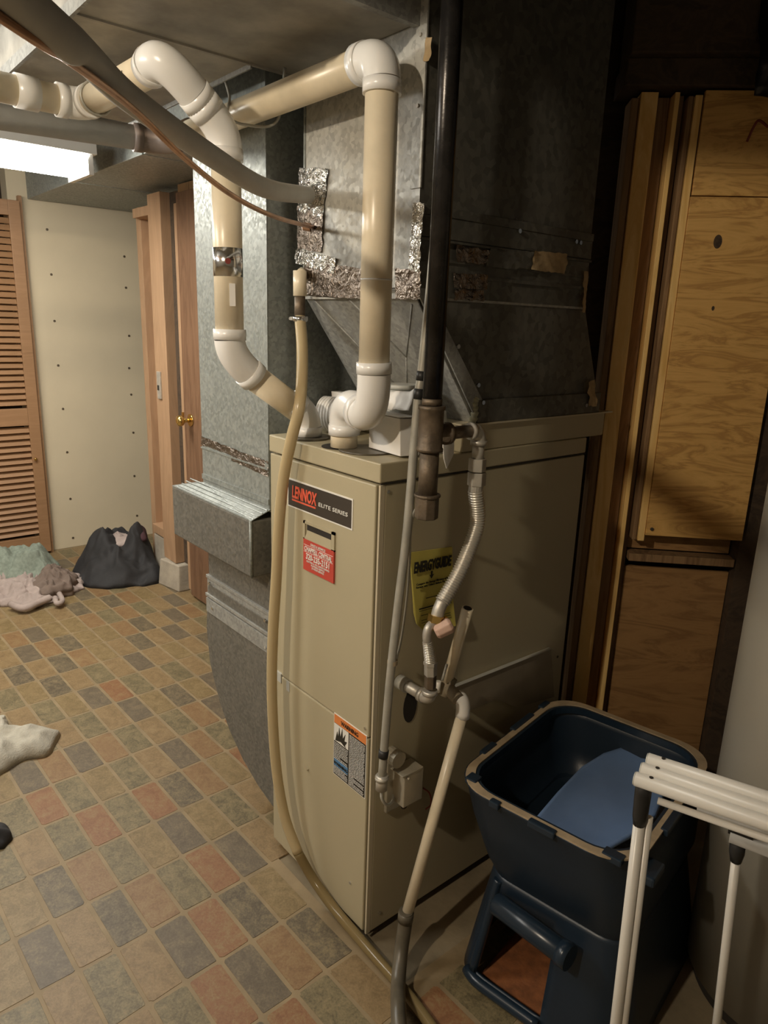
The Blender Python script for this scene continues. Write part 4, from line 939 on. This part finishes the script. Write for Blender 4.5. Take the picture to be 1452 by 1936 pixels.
# clips round the rim
for (u_, v_, hx, hy) in [(-.208, -.10, .008, .028), (-.208, .06, .008, .05), (-.208, .175, .008, .02), (.02, -.258, .03, .008), (-.09, -.2585, .012, .008), (.208, -.05, .008, .05), (.208, .12, .008, .02), (.16, -.235, .02, .012), (-.17, -.22, .014, .014)]:
    c = BC + BX * u_ + BY * v_ + Vector((0, 0, ZT - .004)); ux_, uy_ = BX * hx, BY * hy; h = Vector((0, 0, .016))
    MB().hexa([c - ux_ - uy_, c + ux_ - uy_, c + ux_ + uy_, c - ux_ + uy_, c - ux_ - uy_ + h, c + ux_ - uy_ + h, c + ux_ + uy_ + h, c - ux_ + uy_ + h]).build('rim_clip', M['binlip'], lb, bevel=.003)
# latch at the near right corner
c = BC + BX * .205 + BY * -.185 + Vector((0, 0, ZT - .040)); mb = MB(); mb.hexa([c + BX * a + BY * b + Vector((0, 0, z)) for z in (0, .022) for a, b in ((-.01, -.03), (.03, -.03), (.03, .03), (-.01, .03))]); mb.build('side_latch', M['cup'] if False else M['binlip'], lb, bevel=.005)
# base skirt with the low opening in its front
def base_ring(k, z, out=0): return rr(.05, -.0, .215 + out, .25 + out, .08, z, 9)
rings = []; zs = [.004, .03, .06, .10, .14, .18, .215, .25, .262]
for z in zs:
    f = z / .262; rings.append(rr(.040 - .005 * f, -.01 + .01 * f, .205 - .038 * f, .262 - .055 * f, .085 - .022 * f, z, 9))
dense = []
for rg in rings:   # split the straight front side so that an opening can be left out of it
    n = len(rg); a, b = rg[26], rg[27]
    dense.append(rg[:27] + [a.lerp(b, t) for t in (.12, .22, .34, .46, .54, .60, .70, .85)] + rg[27:])
mb = MB(); n = len(dense[0]); vs = [p for r_ in dense for p in r_]; fs = []
for i in range(len(dense) - 1):
    for k in range(n):
        if 24 <= k <= 31 and 1 <= i <= 5: continue
        if k in (23,) and 1 <= i <= 4: continue
        fs.append((i * n + k, i * n + (k + 1) % n, (i + 1) * n + (k + 1) % n, (i + 1) * n + k))
bs = mb.add(vs, fs).build('base_skirt', M['bin'], lb, smooth=True)
so = bs.modifiers.new('solid', 'SOLIDIFY'); so.thickness = .008; so.offset = -1
fl0 = [dense[0][k] + Vector((0, 0, .012)) for k in range(23, 33)]
T('foot_rail', fl0, .013, M['binlip'], lb, seg=12)
T('corner_post', bez([dense[1][24], dense[3][24], dense[6][24], dense[7][24]], 4), .011, M['binlip'], lb, seg=12)
fr0, fr1 = Vector((0.2603, 0.1490, 0.2250)), Vector((0.4326, 0.1589, 0.2250))
lip0 = fr0 + BY * .015; lip1 = fr1 + BY * .012
mb = MB(); mb.tube([fr0, fr0 + (fr1 - fr0) * .03, fr1 - (fr1 - fr0) * .03, fr1], [.018, .024, .024, .020], 18)
smooth_tube(mb.build('front_roll', M['binlip'], lb))
T('roll_collar', [fr1 - (fr1 - fr0).normalized() * .004, fr1 + (fr1 - fr0).normalized() * .02], .027, M['binlip'], lb, seg=18)
# litter inside
lt = loft([rr(.02, 0, .168, .215, .06, .335), rr(.02, 0, .05, .06, .04, .345)], True)
# granular bed
mb = MB(); nx, ny = 26, 32
for j in range(ny + 1):
    for i in range(nx + 1):
        u_ = .12 + .88 * i / nx; v_ = -1 + 2 * j / ny
        # keep within a rounded rectangle
        e = (abs(u_) ** 5 + abs(v_) ** 5) ** .2; m_x = max(abs(u_), abs(v_), 1e-6); s_ = (m_x / e) if e > 0 else 1
        p = BC + BX * (.018 + u_ * s_ * .172) + BY * (v_ * s_ * .218); mb.v.append((p.x, p.y, .315 + .075 * max(0, u_) ** 1.5 * (1 - v_ * .4) + .012 * noise.noise(p * 22)))
mb.f = [(j * (nx + 1) + i, j * (nx + 1) + i + 1, (j + 1) * (nx + 1) + i + 1, (j + 1) * (nx + 1) + i) for j in range(ny) for i in range(nx)]; mb.mi = [0] * len(mb.f)
# blue lid lying in the bin
ol = [(1005,1555), (1050,1502), (1098,1452), (1140,1426), (1180,1413), (1220,1425), (1248,1453), (1258,1500), (1240,1545), (1190,1586), (1130,1620), (1062,1590)]
gb = mb.build('litter_bed', M['litter'], None, smooth=True); tag(gb, 'pale granular litter at the bottom of the navy bin', 'litter', kind='stuff')
oln = [Vector(p) for p in ((0.2857, 0.2202, 0.4120), (0.2585, 0.3408, 0.4120), (0.2323, 0.4776, 0.4100), (0.2308, 0.5758, 0.4080), (0.2453, 0.6503, 0.4060), (0.2939, 0.6706, 0.4050), (0.3516, 0.6407, 0.4060), (0.4119, 0.5568, 0.4080), (0.4437, 0.4581, 0.4100), (0.4478, 0.3434, 0.4140), (0.4379, 0.2414, 0.4160), (0.3636, 0.2220, 0.4150))]
cc = sum(oln, Vector()) / len(oln); mb = MB(); rg = []
dn = []
for i in range(len(oln)):
    p = bez([oln[i - 1], oln[i], oln[(i + 1) % len(oln)]], 4); dn += p[4:8] if False else [oln[i].lerp(oln[(i + 1) % len(oln)], t) for t in (0, .5)]
for sc, dz in ((1.0, 0), (.97, .006), (.90, .004), (.80, -.004), (.5, -.010), (.2, -.012)): rg.append([cc + (p - cc) * sc + Vector((0, 0, dz)) for p in dn])
loft(rg, True, mb); lidp = mb.build('blue_lid', M['lid'], None, smooth=True); so = lidp.modifiers.new('s', 'SOLIDIFY'); so.thickness = .003
tag(lidp, 'medium blue plastic lid lying tilted inside the navy litter bin', 'lid')
mt_ = MB().hexa([BC + BX * a + BY * b + Vector((0, 0, z)) for z in (.001, .006) for a, b in ((-.10, -.235), (.23, -.235), (.22, .17), (-.10, .17))]).build('floor_mat', M['rustmat']); tag(mt_, 'rust brown mat seen through the opening at the foot of the navy bin', 'mat')

# ------------------------------------------------------------------ white drying rack
rk = thing('drying_rack', (.72, .05, 0), 'folded white tubular drying rack standing at the lower right', 'rack')
ra = math.radians(18.5); RX = Vector((math.cos(ra), math.sin(ra), 0)); RY = Vector((-math.sin(ra), math.cos(ra), 0))
E1 = Vector((0.6110, 0.0070, 0.8000))
for k in range(3):
    a = E1 + RY * (.021 * k) + Vector((0, 0, .006 * k)) + RX * (.004 * k)
    t_ = T('top_bar', [a, a + RX * .62], .0108, M['rack'], rk, seg=18)
    MB().disc(a + RX * .022 + Vector((0, 0, .0095)), (0, 0, 1), .0032, .0016, 10).build('bar_hole', M['slot'], t_)
    T('bar_end', [a, a - RX * .002], .0098, M['cup'], t_, seg=16)
bk = E1 + Vector((.010, .02, -.035)); T('lower_bar', [Vector((0.6123, 0.0177, 0.7700)) + RX * .03, Vector((0.6123, 0.0177, 0.7700)) + RX * .60], .0055, M['rack'], rk, seg=12)
L1t = Vector((0.6204, 0.0187, 0.7650)); L1b = Vector((0.6526, -0.0044, 0.0000))
mb = MB(); mb.tube([L1t + Vector((0, 0, .032)), L1t + Vector((0, 0, .01)), L1t + (L1b - L1t).normalized() * .03, L1t + (L1b - L1t).normalized() * .045], [.012, .0125, .0115, .009], 12); smooth_tube(mb.build('hinge', M['black'], rk))
T('leg', [L1t + (L1b - L1t).normalized() * .03, L1b], .0088, M['rack'], rk, seg=16)
of = RY * .006 + RX * .0120; T('leg', [L1t + (L1b - L1t).normalized() * .03 + of, L1b + of], .0062, M['rack'], rk, seg=14)
E2 = Vector((0.6915, 0.1932, 0.6600)); RX2 = (Vector((0.7446, 0.2084, 0.6600)) - E2).normalized()
b2_ = T('top_bar', [E2, E2 + RX2 * .5], .0135, M['rack'], rk, seg=18)
E3 = Vector((0.6415, 0.1974, 0.6750)); 
T('lower_bar', [Vector((0.6467, 0.1576, 0.7000)), Vector((0.6467, 0.1576, 0.7000)) + RX * .5], .0048, M['rack'], rk, seg=12)
L2t = Vector((0.7019, 0.2005, 0.6550)); L2b = Vector((0.7231, 0.2460, 0.0000)); dl = (L2b - L2t).normalized()
mb = MB(); mb.tube([L2t, L2t + dl * .028, L2t + dl * .045], [.012, .012, .009], 12); smooth_tube(mb.build('hinge', M['black'], rk))
cp = Vector((0.7035, 0.2033, 0.6750)); mb = MB(); mb.tube([cp - RX2 * .018, cp + RX2 * .018], .0165, 14, cap=True); mb.box(cp.x - .02, cp.y - .004, cp.z + .006, cp.x - .014, cp.y + .004, cp.z + .022); mb.box(cp.x + .014, cp.y - .004, cp.z + .006, cp.x + .02, cp.y + .004, cp.z + .022); mb.build('bar_clip', M['black'], rk)
T('leg', [L2t + dl * .03, L2b], .0072, M['rack'], rk, seg=16)
T('foot_bar', [L1b + Vector((0, 0, .008)), L1b + RX * .5 + Vector((0, 0, .008))], .007, M['rack'], rk, seg=12)
T('foot_bar', [L2b + Vector((0, 0, .008)), L2b + RX2 * .45 + Vector((0, 0, .008))], .007, M['rack'], rk, seg=12)

# ------------------------------------------------------------------ laundry on the floor
def heap(name, outline, h, seed, mat, label, z0=.0, folds=1.0, freq=9, cat='clothes', base=.006, peak=(0, 0), group=None, n_r=26, n_a=90, pw=1.3):
    """soft cloth heap whose footprint follows an outline of floor points"""
    pts = [Vector(p) for p in outline]; c = sum(pts, Vector()) / len(pts); N_ = len(pts); sm = []
    for i in range(N_):
        p = [pts[(i + k) % N_] for k in (-1, 0, 1, 2)]; m_ = max(1, n_a // N_)
        for k in range(m_):
            t = k / m_; sm.append(.5 * ((2 * p[1]) + (p[2] - p[0]) * t + (2 * p[0] - 5 * p[1] + 4 * p[2] - p[3]) * t * t + (3 * p[1] - p[0] - 3 * p[2] + p[3]) * t ** 3))
    v = []; n = len(sm); pk = Vector((peak[0], peak[1], 0))
    for r_ in range(n_r + 1):
        s = 1 - r_ / n_r
        for k, p in enumerate(sm):
            q = c + (p - c) * s + pk * (1 - s)
            prof_ = (1 - s ** 2.2) ** (1 / pw)
            w1 = noise.noise(q * freq + Vector((seed, 0, 0))); w2 = 1 - abs(noise.noise(q * freq * 1.6 + Vector((0, seed, 3)))) * 2; w3 = noise.noise(q * freq * 4 + Vector((seed, 4, 1)))
            z = z0 + base + prof_ * h * (1 + .45 * w1 * folds) + prof_ ** .5 * (.022 * w2 + .008 * w3) * folds * min(1, s * 6 + .4)
            e = Vector((noise.noise(q * freq * 2 + Vector((9, seed, 0))), noise.noise(q * freq * 2 + Vector((seed, 9, 5))), 0)) * .018 * s * folds
            q = q + e; q.z = max(z0 + .002, z)
            if r_ == 0: q.z = z0 + .001
            v.append(q)
    f = [(i * n + k, i * n + (k + 1) % n, (i + 1) * n + (k + 1) % n, (i + 1) * n + k) for i in range(n_r) for k in range(n)]
    f.append(tuple(range(n_r * n, (n_r + 1) * n))); f.append(tuple(range(n))[::-1])
    o = MB().add(v, f).build(name, mat, None, smooth=True); tag(o, label, cat, group); return o
heap('black_garment', [(-2.7393, 0.2315, 0.0000), (-2.6028, 0.3986, 0.0000), (-2.5733, 0.5540, 0.0000), (-2.6523, 0.6185, 0.0000), (-2.8465, 0.6556, 0.0000), (-3.0681, 0.6800, 0.0000), (-3.2045, 0.6090, 0.0000), (-3.1446, 0.4255, 0.0000), (-3.0167, 0.2473, 0.0000)], .20, 2.3, M['blackcloth'], 'heap of black clothes on the floor in front of the beige wall', folds=1.9, freq=7, peak=(-.02, .03), pw=1.0, n_a=160, n_r=40)
heap('grey_towel', [(-3.1419, -0.3437, 0.0000), (-2.9846, -0.1466, 0.0000), (-2.8745, 0.0106, 0.0000), (-2.9098, 0.1296, 0.0000), (-3.0635, 0.1796, 0.0000), (-3.1443, 0.1100, 0.0000), (-3.2629, -0.0300, 0.0000), (-3.3471, -0.2303, 0.0000)], .125, 5.1, M['sage'], 'sage grey towel bunched on the floor below the louvred door', folds=1.5, freq=8, z0=.03, pw=1.3, n_a=130, n_r=36)
heap('pink_garment', [(-2.8225, -0.3977, 0.0000), (-2.6750, -0.1664, 0.0000), (-2.5870, -0.0897, 0.0000), (-2.6341, 0.0501, 0.0000), (-2.7003, 0.1773, 0.0000), (-2.8188, 0.2602, 0.0000), (-2.9462, 0.2256, 0.0000), (-3.1226, 0.0476, 0.0000), (-3.2723, -0.2442, 0.0000)], .045, 7.7, M['pinkcloth'], 'pale pink clothes lying flat under the sage grey towel', folds=1.5, freq=12, n_a=160, n_r=36)
heap('taupe_garment', [(-2.7343, -0.0484, 0.0400), (-2.6429, 0.0299, 0.0400), (-2.6891, 0.1495, 0.0400), (-2.8357, 0.1946, 0.0400), (-2.9967, 0.1437, 0.0400), (-2.9397, 0.0448, 0.0400)], .055, 3.2, M['taupe'], 'small taupe garment between the grey towel and the pink clothes', z0=.03, folds=1.4, freq=14)
heap('maroon_garment', [(-2.7938, 0.5262, 0.1600), (-2.7592, 0.5774, 0.1600), (-2.9009, 0.6411, 0.1600), (-2.9568, 0.5959, 0.1600)], .05, 1.2, M['maroon'], 'dark maroon garment on top of the black heap', z0=.20, folds=.5, freq=10)
heap('patterned_garment', [(-2.8623, 0.4015, 0.1800), (-2.7973, 0.4981, 0.1800), (-2.9062, 0.5553, 0.1800), (-3.0262, 0.4903, 0.1800)], .035, 8.2, M['pinkcloth'], 'small white garment peeking over the black heap', z0=.17, folds=.6, freq=14)
# rolled hems in the pink pile
for k, (pts, r_) in enumerate([([(-2.6407, -0.1715, 0.0300), (-2.5472, -0.1336, 0.0300), (-2.5754, -0.0524, 0.0350), (-2.5909, 0.0025, 0.0400)], .018), ([(-2.5774, 0.0217, 0.0400), (-2.5178, 0.0140, 0.0300), (-2.5384, 0.0454, 0.0300), (-2.5985, 0.0491, 0.0500)], .013)]):
    tag(T('rolled_hem', bez(pts, 6), r_, M['pinkcloth'], seg=12), ('long pale rolled sock at the front edge of the pink clothes', 'short pale looped sock at the right edge of the pink clothes')[k], 'sock')
tw = heap('white_towel', [(-1.2823, -0.7578, 0.0000), (-1.1947, -0.6006, -0.0000), (-1.2269, -0.5180, 0.0000), (-1.2581, -0.4549, -0.0000), (-1.2413, -0.3934, 0.0000), (-1.3385, -0.3125, 0.0000), (-1.3958, -0.3777, 0.0000), (-1.4522, -0.4415, 0.0000), (-1.5213, -0.4428, 0.0000), (-1.5834, -0.4551, 0.0000), (-1.6073, -0.6032, 0.0000)], .055, 4.4, M['whitecloth'], 'offwhite towel lying on the tiles at the left edge', folds=.75, freq=8, pw=1.5)
heap('dark_sock', [(-0.9243, -0.7187, 0.0000), (-0.8613, -0.6140, 0.0000), (-0.8866, -0.5786, 0.0000), (-0.9356, -0.5783, 0.0000), (-0.9767, -0.6025, 0.0000), (-1.0250, -0.7016, -0.0000)], .035, 6.1, M['blackcloth'], 'dark cloth corner on the tiles at the far left', folds=.6, freq=14)
